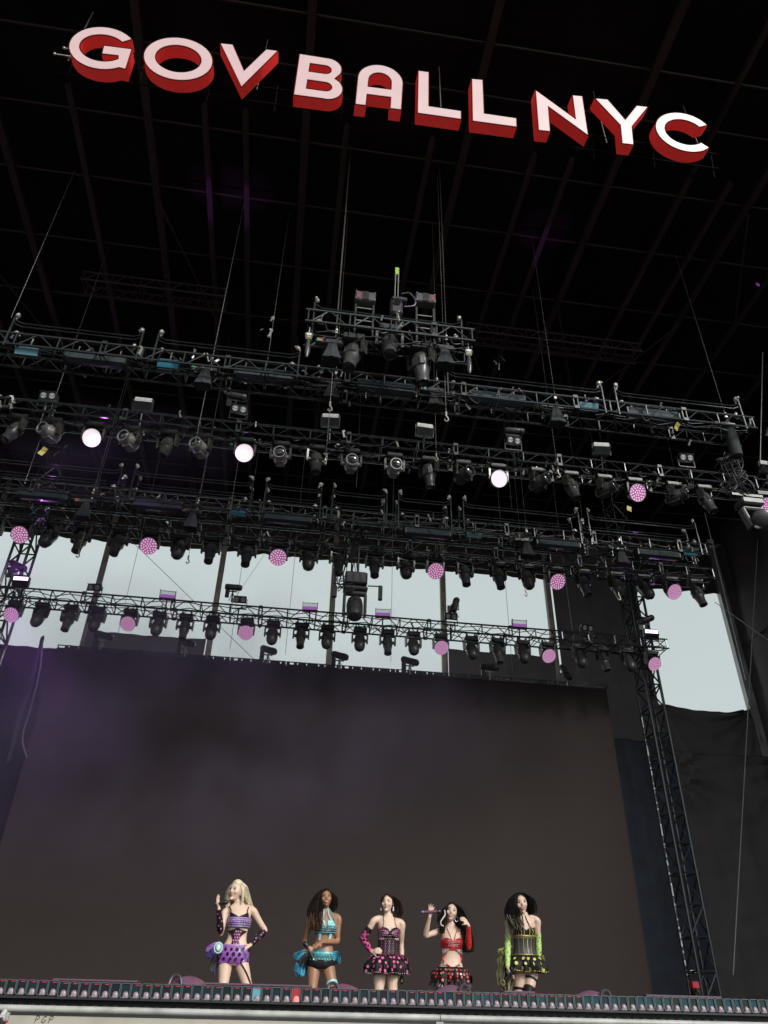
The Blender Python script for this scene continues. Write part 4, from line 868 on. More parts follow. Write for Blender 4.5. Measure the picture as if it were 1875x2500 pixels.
MB().box((-0.9, 0.0, 1.705), (2.9, 0.03, 0.03)).build('kick_bar', mat('grey_bar', (0.12, 0.12, 0.12), 0.5), rl)
INK = mat('stencil_ink', (0.015, 0.014, 0.014), 0.6)
def glyph(strokes, x, name):
    b = MB()
    for st in strokes:
        for (ax, az), (bx, bz) in zip(st[:-1], st[1:]):
            sh = 0.28
            b.tube([(x+(ax+sh*az)*0.026, 0.018, 1.7375+az*0.036), (x+(bx+sh*bz)*0.026, 0.018, 1.7375+bz*0.036)], 0.0019, 5)
    b.build(name, INK, rl)
P_ = [[(0, 0), (0, 1)], [(0, 1), (.45, 1), (.7, .85), (.7, .65), (.45, .5), (0, .5)]]
G_ = [[(.8, .85), (.5, 1), (.2, .9), (0, .55), (.05, .2), (.3, 0), (.6, .05), (.8, .2), (.8, .42), (.5, .42)]]
px0 = atY(85, 2485, 6.0).x-0.85
glyph(P_, px0, 'letter'); glyph(G_, px0+0.040, 'letter'); glyph(P_, px0+0.084, 'letter')
# small things backstage right
p = atY(1684, 2406, 20.5); t = thing('red_case', 'small bright red case beside the tower foot at right', 'case', (p.x, 20.2, FLOOR))
MB().bevbox((0, 0, p.z-FLOOR), (0.26, 0.2, 0.16), 0.015).build('lid', mat('red_case_paint', (0.5, 0.02, 0.03), 0.4), t); MB().box((0, 0, (p.z-FLOOR-0.09)/2), (0.24, 0.18, p.z-FLOOR-0.09)).build('body', BLACK, t)
MB().box((-0.03, -0.05, p.z-FLOOR+0.28), (0.14, 0.02, 0.05)).build('tag', WHITEL, t)

# ================================================================== VIOLET LIGHT of lit fixtures
def spot(nm, loc, tgt, en, col, size, blend=0.6, rd=0.12):
    l = bpy.data.lights.new(nm, 'SPOT'); l.energy = en; l.color = col; l.spot_size = rad(size); l.spot_blend = blend; l.shadow_soft_size = rd
    o = bpy.data.objects.new(nm, l); COL.objects.link(o); o.location = loc; o.rotation_euler = (Vector(loc)-Vector(tgt)).to_track_quat('Z', 'Y').to_euler()
VIO = (0.62, 0.16, 0.95)
for px, py, tx in ((226, 1073, -3.0), (597, 1107, -2.1), (1215, 1166, 5.4)):
    q = atY(px, py, 13.0); spot('wash_beam', (q.x, 12.95, 11.95), (tx, 11.6, 18.35), 260, VIO, 12)
for px, py in ((51, 1417), (1590, 1546)):
    q = atY(px, py, 19.0); spot('strobe_beam', (q.x, 18.85, q.z+0.05), (q.x+(0.8 if px < 900 else -0.8), 15.5, 13.2), 40, VIO, 120)
# ================================================================== PEOPLE
SKINS = {'pale': mat('skin_pale', (0.70, 0.48, 0.375), 0.5, noise=0.06, nscale=5), 'fair': mat('skin_fair', (0.62, 0.43, 0.34), 0.5, noise=0.06, nscale=5), 'brown': mat('skin_brown', (0.33, 0.158, 0.095), 0.42, noise=0.08, nscale=5)}
EYEW = mat('eye_white', (0.5, 0.46, 0.44), 0.3); EYED = mat('eye_dark', (0.015, 0.01, 0.008), 0.25); LIP = mat('lips_red', (0.42, 0.10, 0.10), 0.35); TEETH = mat('teeth', (0.78, 0.75, 0.70), 0.3); NAIL = mat('nails', (0.5, 0.2, 0.25), 0.3)
BOOT = mat('boot_black', (0.012, 0.011, 0.012), 0.35)
PEARL = mat('rhinestone', (0.75, 0.7, 0.78), 0.15, 0.4)
TZ = [.76, .80, .86, .92, .98, 1.04, 1.10, 1.16, 1.22, 1.28, 1.33, 1.38, 1.41, 1.44, 1.48]
TX = [.11, .160, .176, .168, .146, .124, .118, .126, .134, .138, .146, .148, .120, .072, .053]
TY = [.08, .108, .118, .112, .098, .087, .086, .092, .098, .100, .096, .080, .066, .056, .052]
def smooth_lerp(ys, z):
    # Catmull-Rom on the table
    i = 0
    while i < len(TZ)-2 and z > TZ[i+1]: i += 1
    t = min(max((z-TZ[i])/(TZ[i+1]-TZ[i]), 0), 1)
    p0, p1, p2, p3 = ys[max(i-1, 0)], ys[i], ys[i+1], ys[min(i+2, len(ys)-1)]
    return 0.5*((2*p1)+(p2-p0)*t+(2*p0-5*p1+4*p2-p3)*t*t+(3*p1-p0-3*p2+p3)*t**3)
def evalmesh(o):
    dg = bpy.context.evaluated_depsgraph_get(); me = bpy.data.meshes.new_from_object(o.evaluated_get(dg)); return me
class Person:
    def __init__(s, label, Y, zoom, crown, skin, k=1.0, heel=0.10):
        s.zx0, s.zy0, s.zs = zoom; s.Y = Y; s.k = k; s.heel = heel
        c = s.W(crown[0], crown[1], 0); s.root = thing('person', label, 'person', (c.x, Y, FLOOR), 'five performers on the stage')
        s.O = Vector((c.x, Y, FLOOR)); s.skin = SKINS[skin]; s.b = MB()
    def W(s, x, y, dy): return atY(s.zx0+x/s.zs, s.zy0+y/s.zs, s.Y+dy)
    def J(s, x, y, dy=0.0): return s.W(x, y, dy)-s.O
    def setup(s, spine, wid=1.0, bust=0.035):
        # spine: [(zoomx, standard z)] gives sideways sway of the torso
        s.wid = wid; s.bust = bust
        s.sp = sorted([(z, s.J(x, y).x) for x, y, z in spine])
    def zz(s, z): return s.heel+s.k*z
    def cx(s, z): return lerpn([a for a, _ in s.sp], [b for _, b in s.sp], z)
    def S(s, th, z, off=0.0):
        # torso surface: th=0 front (towards audience), + = picture right
        rx, ry = smooth_lerp(TX, z)*s.k*s.wid, smooth_lerp(TY, z)*s.k*s.wid
        e = 2.3; c, sn = abs(math.cos(th)), abs(math.sin(th)); r = 1/((sn/rx)**e+(c/ry)**e)**(1/e)
        if s.bust:
            for sg in (-1, 1):
                dth = (th-sg*0.55+PI) % (2*PI)-PI; r += s.bust*s.k*math.exp(-(dth/0.40)**2-((z-1.24)/0.052)**2)
        dth = abs((th+PI) % (2*PI)-PI)
        if dth > 1.6: r += 0.03*s.k*math.exp(-((dth-2.6)/0.5)**2-((z-0.87)/0.07)**2)
        r += off
        return Vector((s.cx(z)+r*math.sin(th), -r*math.cos(th), s.zz(z)))
    def torso(s):
        s.b.loft([[s.S(2*PI*i/36, z) for i in range(36)] for z in [0.76+0.72*j/48 for j in range(49)]])
    def limb(s, pts, rad_, n=14, flat=1.0, sub=5):
        P = spline(pts, sub); R_ = [v.x for v in spline([Vector((r, 0, 0)) for r in rad_], sub)]
        s.b.tube(P, R_, n, flat=flat); return P, R_
    def arm(s, side, sh, el, wr):
        k = s.k; s0 = Vector(sh); e = Vector(el); w = Vector(wr)
        inner = s0 + Vector((-side*0.10, 0.012, 0.038))
        pts = [inner, s0, s0.lerp(e, .35), s0.lerp(e, .7), e, e.lerp(w, .3), e.lerp(w, .65), w]
        rr = [.034*k, .045*k, .042*k, .037*k, .033*k, .036*k, .029*k, .022*k]
        return s.limb(pts, rr)
    def leg(s, side, hip, knee, ankle):
        k = s.k; h, kn, an = Vector(hip), Vector(knee), Vector(ankle)
        pts = [h+Vector((0, 0, .05)), h, h.lerp(kn, .3), h.lerp(kn, .65), kn, kn.lerp(an, .3), kn.lerp(an, .65), an]
        rr = [.075*k*s.wid, .087*k*s.wid, .080*k*s.wid, .064*k, .052*k, .054*k, .041*k, .032*k]
        L = s.limb(pts, rr, 18)
        f = an+Vector((0, 0, -0.02)); s.b.tube([an+Vector((0, .03, -.02)), an+Vector((0, -.03, -.05)), Vector((an.x, an.y-.10, .035)), Vector((an.x, an.y-.16, .025))], [.03, .034, .032, .018], 10)
        return L
    def hand(s, wr, d, nrm, curl=0.35, spread=0.12, thumb=1, curls=None):
        k = s.k*1.0; wr = Vector(wr); d = Vector(d).normalized(); nrm = Vector(nrm); nrm = (nrm-d*nrm.dot(d)).normalized(); side = d.cross(nrm)
        s.b.tube([wr-d*0.01, wr+d*0.03*k, wr+d*0.06*k, wr+d*0.085*k], [.022*k, .032*k, .038*k, .034*k], 10, flat=0.45, up=side)
        L = [.066, .076, .071, .056]
        for i in range(4):
            u = (i-1.5)/1.5; base = wr+d*(0.083*k-abs(u)*0.006)+side*(u*0.030*k)
            dd = (d+side*u*spread).normalized(); nn = nrm; p = base; pts = [base-dd*0.015, base]; cu = curls[i] if curls else curl
            for q, fr in enumerate((.45, .32, .23)):
                M_ = Matrix.Rotation(cu*(0.7 if q == 0 else 1.0), 3, dd.cross(nn)); dd = M_ @ dd; nn = M_ @ nn
                p = p+dd*(L[i]*fr*k*1.05); pts.append(p.copy())
            s.b.tube(pts, [.0095*k, .0098*k, .009*k, .0082*k, .0066*k], 8)
        tb = wr+d*0.03*k+side*(thumb*0.026*k); td = (d*0.7+side*thumb*0.75+nrm*0.35).normalized()
        s.b.tube([tb-td*0.01, tb, tb+td*0.032*k, tb+td*0.058*k+nrm*0.006], [.013*k, .013*k, .011*k, .008*k], 8)
    def head(s, c, yaw=0, pitch=0, roll=0, k=1.0):
        s.hc = Vector(c); s.hk = k*s.k
        s.HM = Matrix.Rotation(rad(yaw), 3, 'Z') @ Matrix.Rotation(rad(roll), 3, 'Y') @ Matrix.Rotation(rad(pitch), 3, 'X')
        hk = s.hk; b = s.b; rings = []; nu, nv = 28, 22
        for i in range(nv+1):
            a = -PI/2+PI*i/nv; zc = math.sin(a); ca = max(math.cos(a), .03); ring = []
            for j in range(nu):
                th = 2*PI*j/nu; x, y, z = .076*ca*math.cos(th), .094*ca*math.sin(th), .116*zc
                if z < 0.0:
                    q = min(-z/.116, 1); x *= 1-0.30*q**1.4; y = y*(1-0.10*q) - 0.012*q
                    if y > 0: y *= 1-0.45*q
                if y < 0 and z < -.085: y *= 1.25
                ring.append(s.HP((x, y, z)))
            rings.append(ring)
        b.loft(rings)
        b.tube([s.HP(p) for p in ((0, -.085, .022), (0, -.099, .0), (0, -.105, -.019), (0, -.098, -.028))], [.005*hk, .007*hk, .0092*hk, .007*hk], 8)
        for sg in (-1, 1): b.sphere(s.HP((sg*.076, .01, -.005)), (.010*hk, .016*hk, .028*hk), 8, 6); b.sphere(s.HP((sg*.04, -.062, -.02)), .026*hk, 8, 6)
        b.sphere(s.HP((0, -.086, -.094)), (.02*hk, .016*hk, .016*hk), 8, 6)
    def HP(s, p): return s.hc + s.HM @ (Vector(p)*s.hk)
    def neck(s):
        a = Vector((s.cx(1.42), 0.012, s.zz(1.42))); c = s.HP((0, .018, -.07)); s.nk = a.lerp(c, .42); s.limb([a, a.lerp(c, .5), c], [.056*s.k, .047*s.k, .050*s.k], 14)
    def finish(s, voxel=0.0075):
        o = s.b.build('body_tmp', s.skin); m = o.modifiers.new('r', 'REMESH'); m.mode = 'VOXEL'; m.voxel_size = voxel; m.use_smooth_shade = True
        sm = o.modifiers.new('s', 'SMOOTH'); sm.factor = 0.5; sm.iterations = 3
        me = evalmesh(o); me.name = 'body'; bpy.data.objects.remove(o)
        if not me.materials: me.materials.append(s.skin)
        return put('body', me, s.root)
    def face(s, smile=0, lipcol=LIP, brow=EYED, lookdown=False):
        hk = s.hk; e = MB(); d = MB(); M_ = s.HM
        for sg in (-1, 1):
            e.sphere(s.HP((sg*.031, -.081, .010)), (.0125*hk, .006*hk, .0050*hk), 10, 6, M_)
            d.sphere(s.HP((sg*.031, -.0865, .010)), (.0062*hk, .004*hk, .0062*hk), 8, 5, M_)
            d.tube([s.HP((sg*.015, -.088, .013)), s.HP((sg*.031, -.0895, .019)), s.HP((sg*.049, -.080, .016))], [.0018*hk, .0030*hk, .0018*hk], 5)
        es = MB()
        for sg in (-1, 1): es.sphere(s.HP((sg*.032, -.0775, .014)), (.019*hk, .0075*hk, .011*hk), 10, 6, M_)
        es.build('eye_shadow', mat('shadow_'+s.skin.name, tuple(v*.55 for v in s.skin.node_tree.nodes['Mix'].inputs[6].default_value[:3]), .5), s.root, smooth=True)
        e.build('eyes', EYEW, s.root, smooth=True); d.build('eyelashes', EYED, s.root, smooth=True)
        w_ = MB()
        for sg in (-1, 1): w_.tube([s.HP((sg*.014, -.090, .030)), s.HP((sg*.033, -.0895, .037)), s.HP((sg*.054, -.073, .031))], [.0018*hk, .0024*hk, .0012*hk], 5)
        w_.build('eyebrows', brow, s.root, smooth=True)
        l = MB(); zc = -.053
        if smile:
            l.tube([s.HP((-.031, -.078, zc+.010)), s.HP((-.014, -.094, zc+.004)), s.HP((0, -.098, zc+.003)), s.HP((.014, -.094, zc+.004)), s.HP((.031, -.078, zc+.010))], [.003*hk, .006*hk, .006*hk, .006*hk, .003*hk], 6)
            l.tube([s.HP((-.030, -.078, zc+.008)), s.HP((-.014, -.092, zc-.010)), s.HP((0, -.096, zc-.014)), s.HP((.014, -.092, zc-.010)), s.HP((.030, -.078, zc+.008))], [.003*hk, .006*hk, .0065*hk, .006*hk, .003*hk], 6)
            tt = MB().sphere(s.HP((0, -.090, zc-.004)), (.021*hk, .006*hk, .0085*hk), 12, 6, M_); tt.build('teeth', TEETH, s.root, smooth=True)
        else:
            l.sphere(s.HP((0, -.095, zc+.003)), (.016*hk, .007*hk, .0045*hk), 10, 6, M_).sphere(s.HP((0, -.094, zc-.006)), (.014*hk, .008*hk, .0055*hk), 10, 6, M_)
        l.build('lips', lipcol, s.root, smooth=True)
    def patch(s, name, m, z0, z1, th0, th1, off=0.010, mask=None, nt=96, nz=28, th=0.006):
        b = MB(); rows = []
        for j in range(nz+1):
            z = z0+(z1-z0)*j/nz
            a0 = th0(z) if callable(th0) else th0; a1 = th1(z) if callable(th1) else th1
            rows.append([s.S(a0+(a1-a0)*i/nt, z, off) for i in range(nt+1)])
        b.loft(rows, caps=False, closed=False)
        if mask:
            nf = []
            for fi, f in enumerate(b.f):
                j, i = divmod(fi, nt); z = z0+(z1-z0)*(j+.5)/nz; a0 = th0(z) if callable(th0) else th0; a1 = th1(z) if callable(th1) else th1
                if mask(a0+(a1-a0)*(i+.5)/nt, z): nf.append(f)
            b.f = nf
        return b.build(name, m, s.root, smooth=True)
    def dots(s, name, m, pts, r, n=8):
        b = MB()
        for p, nn in pts: b.disc(p, nn, r*rng.uniform(.85, 1.15), n, 0.004)
        return b.build(name, m, s.root)
    def tdots(s, name, m, z0, z1, th0, th1, off, r, count=None, grid=None):
        pts = []
        if grid:
            nz, nt = grid
            for j in range(nz):
                for i in range(nt):
                    z = z0+(z1-z0)*(j+.5)/nz; t = th0+(th1-th0)*(i+.5+(.5 if j % 2 else 0))/nt
                    p = s.S(t, z, off); pts.append((p, Vector((math.sin(t), -math.cos(t), 0))))
        return s.dots(name, m, pts, r)
    def sleeve(s, name, m, PR, t0, t1, off=0.006, n=14):
        P, R_ = PR; a, b_ = int(t0*(len(P)-1)), int(t1*(len(P)-1))
        return MB().tube(P[a:b_+1], [r+off for r in R_[a:b_+1]], n, caps=False).build(name, m, s.root, smooth=True)
    def sleevedots(s, name, m, PR, t0, t1, r, per=3, off=0.008):
        P, R_ = PR; a, b_ = int(t0*(len(P)-1)), int(t1*(len(P)-1)); pts = []
        for i in range(a, b_, 2):
            ax = (P[min(i+1, len(P)-1)]-P[i]).normalized(); u = ax.orthogonal().normalized(); v = ax.cross(u)
            for q in range(per*2):
                an = 2*PI*q/(per*2)+i*0.5; nn = u*math.cos(an)+v*math.sin(an); pts.append((P[i]+nn*(R_[i]+off), nn))
        return s.dots(name, m, pts, r)
    def skirt(s, name, m, z0, z1, flare, ruff, nr, off=0.014, th0=0, th1=2*PI, drop=0.0, nt=120, nz=12, bulge=0.0):
        def SK(th, t):
            z = z0+(z1-z0)*t; zc = max(z, .80); base = s.S(th, zc, 0)
            ctr = Vector((s.cx(zc), 0, base.z)); v = base-ctr; r = v.length+off+flare*t**0.8+bulge*math.sin(PI*t)+ruff*t*math.sin(nr*th+1.3*math.sin(3*th))
            v.normalize(); return Vector((s.cx(max(z, .86))+v.x*r, v.y*r, s.zz(z)-drop*t*math.cos(th)+0.006*t*math.sin(nr*th*0.5)))
        rows = [[SK(th0+(th1-th0)*i/nt, j/nz) for i in range(nt+1)] for j in range(nz+1)]
        MB().loft(rows, caps=False, closed=False).build(name, m, s.root, smooth=True)
        return SK
    def skdots(s, name, m, SK, r, grid, t0=.1, t1=.95, jit=0.3, th0=-1.7, th1=1.7, off=.003):
        pts = []; nz, nt = grid
        for j in range(nz):
            for i in range(nt):
                t = t0+(t1-t0)*(j+.5+rng.uniform(-jit, jit)*.5)/nz; th = th0+(th1-th0)*(i+.5+(.5 if j % 2 else 0)+rng.uniform(-jit, jit))/nt
                p = SK(th, t); n1 = (SK(th+.03, t)-p).cross(SK(th, min(1, t+.04))-p)
                nn = Vector((math.sin(th), -math.cos(th), 0)); n1 = n1 if n1.dot(nn) > 0 else -n1
                n1.normalize(); pts.append((p+n1*off, n1))
        return s.dots(name, m, pts, r, 9)
    def hair(s, m, locks, cap=True, capm=None, line=.055, seed=1, name='hair', tipm=None):
        r_ = random.Random(seed); b = MB(); tips = MB()
        if cap:
            rings = []; nu, nv = 96, 56; k = 1.10; keep = []
            for i in range(nv+1):
                a = -PI/2+PI*i/nv; ca = max(math.cos(a), .03)
                rings.append([(.076*ca*math.cos(2*PI*j/nu)*k, (.094*ca*math.sin(2*PI*j/nu))*k+.004, .116*math.sin(a)*k) for j in range(nu)])
            vs = [p for r in rings for p in r]
            for i in range(nv):
                for j in range(nu):
                    f = (i*nu+j, i*nu+(j+1) % nu, (i+1)*nu+(j+1) % nu, (i+1)*nu+j)
                    x = sum(vs[q][0] for q in f)/4; y = sum(vs[q][1] for q in f)/4; z = sum(vs[q][2] for q in f)/4
                    if y > .018 and z > -.075 or (z > line-.55*abs(x) and y > -.2) or (abs(x) > .070 and z > -.05 and y > -.03): keep.append(f)
            b.add([s.HP(v) for v in vs], keep)
        for pts, wd, n, wav in locks:
            G = spline([s.J(*p) if len(p) == 3 and not isinstance(p, Vector) else Vector(p) for p in pts], 4); L = len(G)
            b.tube(G, [wd*.34*(0.08+0.92*min(1, 2.2*i/L))*(1.0 if i < L*.55 else max(.12, 1-(i-L*.55)/(L*.45)))+.002 for i in range(L)], 10, flat=.75)
            for q in range(int(n*4.2)):
                ox, oy, ph, am = r_.gauss(0, .5), r_.gauss(0, .5), r_.uniform(0, 6.28), r_.uniform(.5, 1.2); ln = r_.uniform(.82, 1.0); P = []; R_ = []
                for i in range(max(4, int(L*ln))):
                    u = i/(L-1); spread = wd*(0.35+0.65*min(1, u*2.2))*(1.0 if u < .8 else 1.0-(u-.8)*1.2)
                    P.append(G[i]+Vector((ox*spread+wav*am*math.sin(u*13+ph)*min(1, u*1.6), oy*spread*0.8+wav*am*.7*math.cos(u*13+ph)*min(1, u*1.6), 0)))
                    R_.append(.0024*(1-.5*u)+.0006)
                if tipm and pts[-1] is locks[0][0][-1] and len(P) > 8 and q % 3 == 0:
                    c_ = int(len(P)*.66); b.tube(P[:c_+1], R_[:c_+1], 4); tips.tube(P[c_:], R_[c_:], 4)
                else: b.tube(P, R_, 4)
        o = b.build(name, m, s.root, smooth=True)
        if tipm: tips.build('blonde_tips', tipm, s.root, smooth=True)
        return o
    def band(s, name, m, z, off=.006, h=.018, pts=None, r=.004):
        return s.patch(name, m, z, z+h, -PI, PI, off, nz=2)
    def strap(s, name, m, pts, r=.005):
        return MB().tube(spline(pts, 4), r, 6).build(name, m, s.root, smooth=True)
    def choker(s, m, z=1.475, h=.02):
        a = Vector((s.cx(1.42), 0.012, s.zz(1.42))); c = s.HP((0, .018, -.07)); p = a.lerp(c, .5); d = (c-a).normalized()
        MB().tube([p-d*h/2*s.k, p+d*h/2*s.k], .0525*s.k, 20, caps=False).build('choker', m, s.root, smooth=True); s.nk = p
    def boots(s, LL, t0, m=BOOT):
        for PR in LL:
            P, R_ = PR; a = int(t0*(len(P)-1)); an = P[-1]; b = MB().tube(P[a:], [r+.008 for r in R_[a:]], 16)
            b.tube([an+Vector((0, .035, -.03)), an+Vector((0, -.03, -.045)), Vector((an.x, an.y-.10, .038)), Vector((an.x, an.y-.175, .024))], [.038, .043, .041, .024], 12)
            b.cyl((an.x, an.y+.03, 0.0), (an.x, an.y+.03, an.z), .014, .03, 8).box((an.x, an.y-.10, .006), (.07, .16, .012))
            b.build('boot', m, s.root, smooth=True)
    def frill(s, name, m, pts, wd, n=5):
        # fluffy tulle: stacked wavy sheets falling from a guide line
        for q in range(n):
            G = spline([s.J(*p) for p in pts], 5); rows = []
            for i, p in enumerate(G):
                u = i/(len(G)-1); w_ = wd*(.5+.7*math.sin(PI*min(1, u*.75+.2)))*(0.75+0.12*q)
                rows.append([p+Vector((w_*(v/8-.5), .03*math.sin(v*1.9+q*2+u*5)+.02*q-.04, .012*math.sin(v*2.3+q+u*9))) for v in [q_/2 for q_ in range(17)]])
            MB().loft(rows, caps=False, closed=False).build(name, m, s.root, smooth=True)
MICB = mat('mic_black', (0.012, 0.012, 0.013), 0.35)
def mic(label, tail, head_, col=MICB, grille=MICB):
    tail, head_ = Vector(tail), Vector(head_); t = thing('microphone', label, 'microphone', tail, 'handheld microphones'); d = head_-tail; L = d.length; u = d.normalized()
    MB().tube([Vector(), u*.02, u*(L-.07), u*(L-.055)], [.014, .017, .021, .026], 12).build('handle', col, t, smooth=True)
    MB().tube([u*(L-.055), u*(L-.05), u*(L-.02), u*L, u*(L+.008)], [.028, .0295, .029, .020, .006], 12).build('grille', grille, t, smooth=True)
    MB().tube([u*.02, u*.03], .0185, 12).build('ring', SILVER, t, smooth=True)
def wl(p, v): return p.O+Vector(v)
def cloth(name, c, rough=.6, **k): return mat(name, c, rough, **k)
BLKC = cloth('black_satin', (0.010, 0.008, 0.011), .6, spec=.25, noise=.3, nscale=30); 
TULLE = lambda n, c: cloth(n, c, .7, noise=.25, nscale=12, sheen=.3)
def legs(p, spec):
    L = []
    for side, (x, y), kdy, toe in spec:
        hip = Vector((p.cx(.84)+side*.088*p.k*p.wid, 0.0, p.zz(.835))); low = p.J(x, y, kdy); d = (low-hip).normalized()
        kn = hip+d*(.385*p.k); an = Vector((kn.x+toe, kn.y+.06, .10)); L.append(p.leg(side, hip, kn, an))
    return L
def dotsgrid_arm(): pass

# ---------------- 1: long blonde hair, purple
p = Person('performer with long blonde hair in purple polka-dot shorts holding microphone to mouth', 10.8, (470, 2120, 7.135), (800, 215), 'pale', .985)
p.setup([(800, 650, 1.46), (815, 760, 1.36), (815, 930, 1.25), (780, 1150, 1.08), (740, 1380, .95), (715, 1530, .86), (705, 1650, .76)], 1.0, .052)
p.torso(); p.head(p.J(768, 392, -.02), -36, 0, 3, 1.06); p.neck()
aL = p.arm(-1, p.J(570, 760), p.J(492, 1135, -.10), p.J(458, 690, -.22)); aR = p.arm(1, p.J(1050, 735), p.J(1262, 1085, .06), p.J(1012, 1335, -.04))
p.hand(p.J(458, 690, -.22), p.J(432, 500, -.24)-p.J(458, 690, -.22), (1, -.4, 0), .22, .10, -1); p.hand(p.J(1012, 1335, -.04), Vector((-.8, -.35, -.4)), (.2, .6, -.6), .5, .1, -1)
LL = legs(p, ((-1, (535, 2045), -.05, -.01), (1, (955, 2045), -.04, .02))); p.finish(); p.face(0)
BL = mat('hair_blonde', (0.70, 0.61, 0.44), .5, noise=.3, nscale=30, stretch=(1, 1, .15))
p.hair(BL, [([(780, 226, -.04), (690, 290, -.03), (648, 420, .0), (622, 560, .01), (608, 730, .0)], .020, 46, .003), ([(825, 222, -.05), (915, 320, -.02), (935, 450, .02), (975, 580, .05), (1035, 690, .06)], .030, 90, .003),
            ([(815, 230, -.06), (870, 330, -.08), (880, 450, -.09), (868, 620, -.09)], .014, 24, .003), ([(820, 240, 0), (890, 330, .05), (890, 480, .09), (900, 660, .11), (880, 800, .11)], .05, 90, .004), ([(800, 225, -.02), (700, 320, .03), (665, 450, .06), (650, 620, .07), (660, 760, .08)], .035, 50, .004)], True, line=.098, seed=1)
PUR = cloth('purple_satin', (0.30, 0.09, 0.42), .4, noise=.15, nscale=14); PURD = cloth('purple_navy_stripe', (0.11, 0.06, 0.26), .35); PINKDOT = cloth('pink_dot', (0.50, 0.16, 0.34), .5)
p.choker(cloth('purple_choker', (0.26, 0.06, 0.30), .4))
p.patch('bra', PURD, 1.165, 1.285, -1.45, 1.45, .012); 
for z in (1.18, 1.205, 1.235, 1.26): p.patch('bra_stripe', PUR, z, z+.012, -1.45, 1.45, .016, nz=2)
p.patch('neckline', BLKC, 1.28, 1.335, -1.0, 1.0, .010, lambda t, z: z < 1.288+.055*abs(t)/1.0*1.0 and True)
p.tdots('rhinestones', PEARL, 1.17, 1.285, -1.3, 1.3, .019, .0052, grid=(5, 22))
for sg in (-1, 1): p.strap('strap', BLKC, [p.S(sg*.85, 1.30, .012), p.S(sg*.9, 1.36, .014), p.S(sg*1.25, 1.405, .012), p.S(sg*2.0, 1.40, .012), p.S(sg*2.5, 1.28, .01)], .0055)
hw = lambda z: lerpn([.93, 1.0, 1.04, 1.09, 1.13, 1.15, 1.17], [.55, .40, .42, .70, 1.25, .30, .22], z)
p.patch('bodice', BLKC, .93, 1.175, lambda z: -hw(z)-.05, lambda z: hw(z)-.05, .011, nz=22)
p.tdots('pink_dots', PINKDOT, .945, 1.14, -.42, .38, .016, .0115, grid=(6, 3))
p.patch('shorts', PUR, .785, .975, -PI, PI, .014, nz=14)
for PR in LL: p.sleeve('short_leg', PUR, PR, .06, .25, .014)
p.tdots('black_dots', BLKC, .80, .955, -1.5, 1.5, .022, .021, grid=(3, 6)); p.patch('waistband', cloth('purple_trim', (.36, .16, .46), .4), .965, .985, -PI, PI, .018, nz=2)
p.tdots('waist_beads', PEARL, .972, .98, -1.5, 1.5, .022, .0035, grid=(1, 40))
SI = [(p.S(.45+i*.085+j*.10, .965-.020*i, .024), Vector((math.sin(.6+i*.08), -math.cos(.6+i*.08), 0))) for i in range(11) for j in range(3)]; p.dots('jewel_trim', cloth('jewels', (.45, .42, .62), .2, metal=.4), SI, .0085)
for PR, nm in ((aL, 1), (aR, 2)): p.sleeve('glove', BLKC, PR, .60, .99, .006); p.sleevedots('glove_dots', PINKDOT, PR, .63, .97, .009, 2)
p.frill('tulle', TULLE('tulle_violet', (.20, .12, .52)), [(470, 1330, .02), (360, 1420, .03), (300, 1560, .05)], .11, 4); p.frill('tulle', TULLE('tulle_purple', (.34, .12, .5)), [(440, 1300, 0), (330, 1360, 0), (260, 1450, .02)], .07, 3)
p.frill('feathers', TULLE('black_feather', (.012, .010, .016)), [(450, 1500, .03), (390, 1650, .05), (320, 1790, .06)], .09, 4); p.frill('feathers', TULLE('violet_feather', (.13, .06, .34)), [(400, 1690, .07), (380, 1790, .07), (385, 1850, .07)], .05, 2)
c = p.J(450, 1385, -.16); R_ = MB()
for i in range(16):
    a = 2*PI*i/16; R_.sphere(c+Vector((.045*math.cos(a), -.005, .052*math.sin(a))), (.014, .01, .014), 6, 5)
R_.build('rosette', cloth('rosette_pale_blue', (.42, .60, .62), .5), p.root, smooth=True); MB().sphere(c+Vector((0, -.012, 0)), (.040, .014, .046), 14, 8).build('rosette_ring', cloth('rosette_teal', (.12, .3, .3), .4), p.root, smooth=True); MB().sphere(c+Vector((0, -.02, 0)), (.028, .014, .036), 14, 8).build('rosette_centre', cloth('rosette_white', (.68, .72, .70), .35), p.root, smooth=True)
P, Rr = LL[1]; p.strap('garter_strap', BLKC, [P[7]+Vector((-.01, -Rr[7]-.012, 0)), P[11]+Vector((.025, -Rr[11]-.008, 0)), P[15]+Vector((.045, -Rr[15]-.002, 0)), P[19]+Vector((.05, -.03, 0))], .007)
p.boots(LL, .62)
mic('black microphone held at the mouth by the blonde performer', p.W(380, 632, -.23), p.W(612, 582, -.24))

# ---------------- 2: brown skin, teal
p = Person('performer with long dark wavy hair in teal bra and blue tulle, hands at waist', 11.0, (690, 2140, 7.375), (765, 230), 'brown', .965)
p.setup([(770, 660, 1.46), (775, 760, 1.36), (775, 930, 1.25), (740, 1180, 1.08), (715, 1350, .95), (695, 1480, .86), (690, 1600, .76)], 1.0, .054)
p.torso(); p.head(p.J(775, 400, -.02), 4, -8, -2, 1.02); p.neck()
aL = p.arm(-1, p.J(510, 770), p.J(395, 1170, .03), p.J(415, 1270, -.24)); aR = p.arm(1, p.J(1000, 750), p.J(985, 1165, .0), p.J(700, 1180, -.22))
p.hand(p.J(400, 1250, -.24), Vector((.6, -.5, -.35)), (.5, .5, -.4), .75, .06, -1); p.hand(p.J(700, 1180, -.22), p.J(560, 1260, -.27)-p.J(700, 1180, -.22), (-.2, .3, -.9), .18, .10, 1)
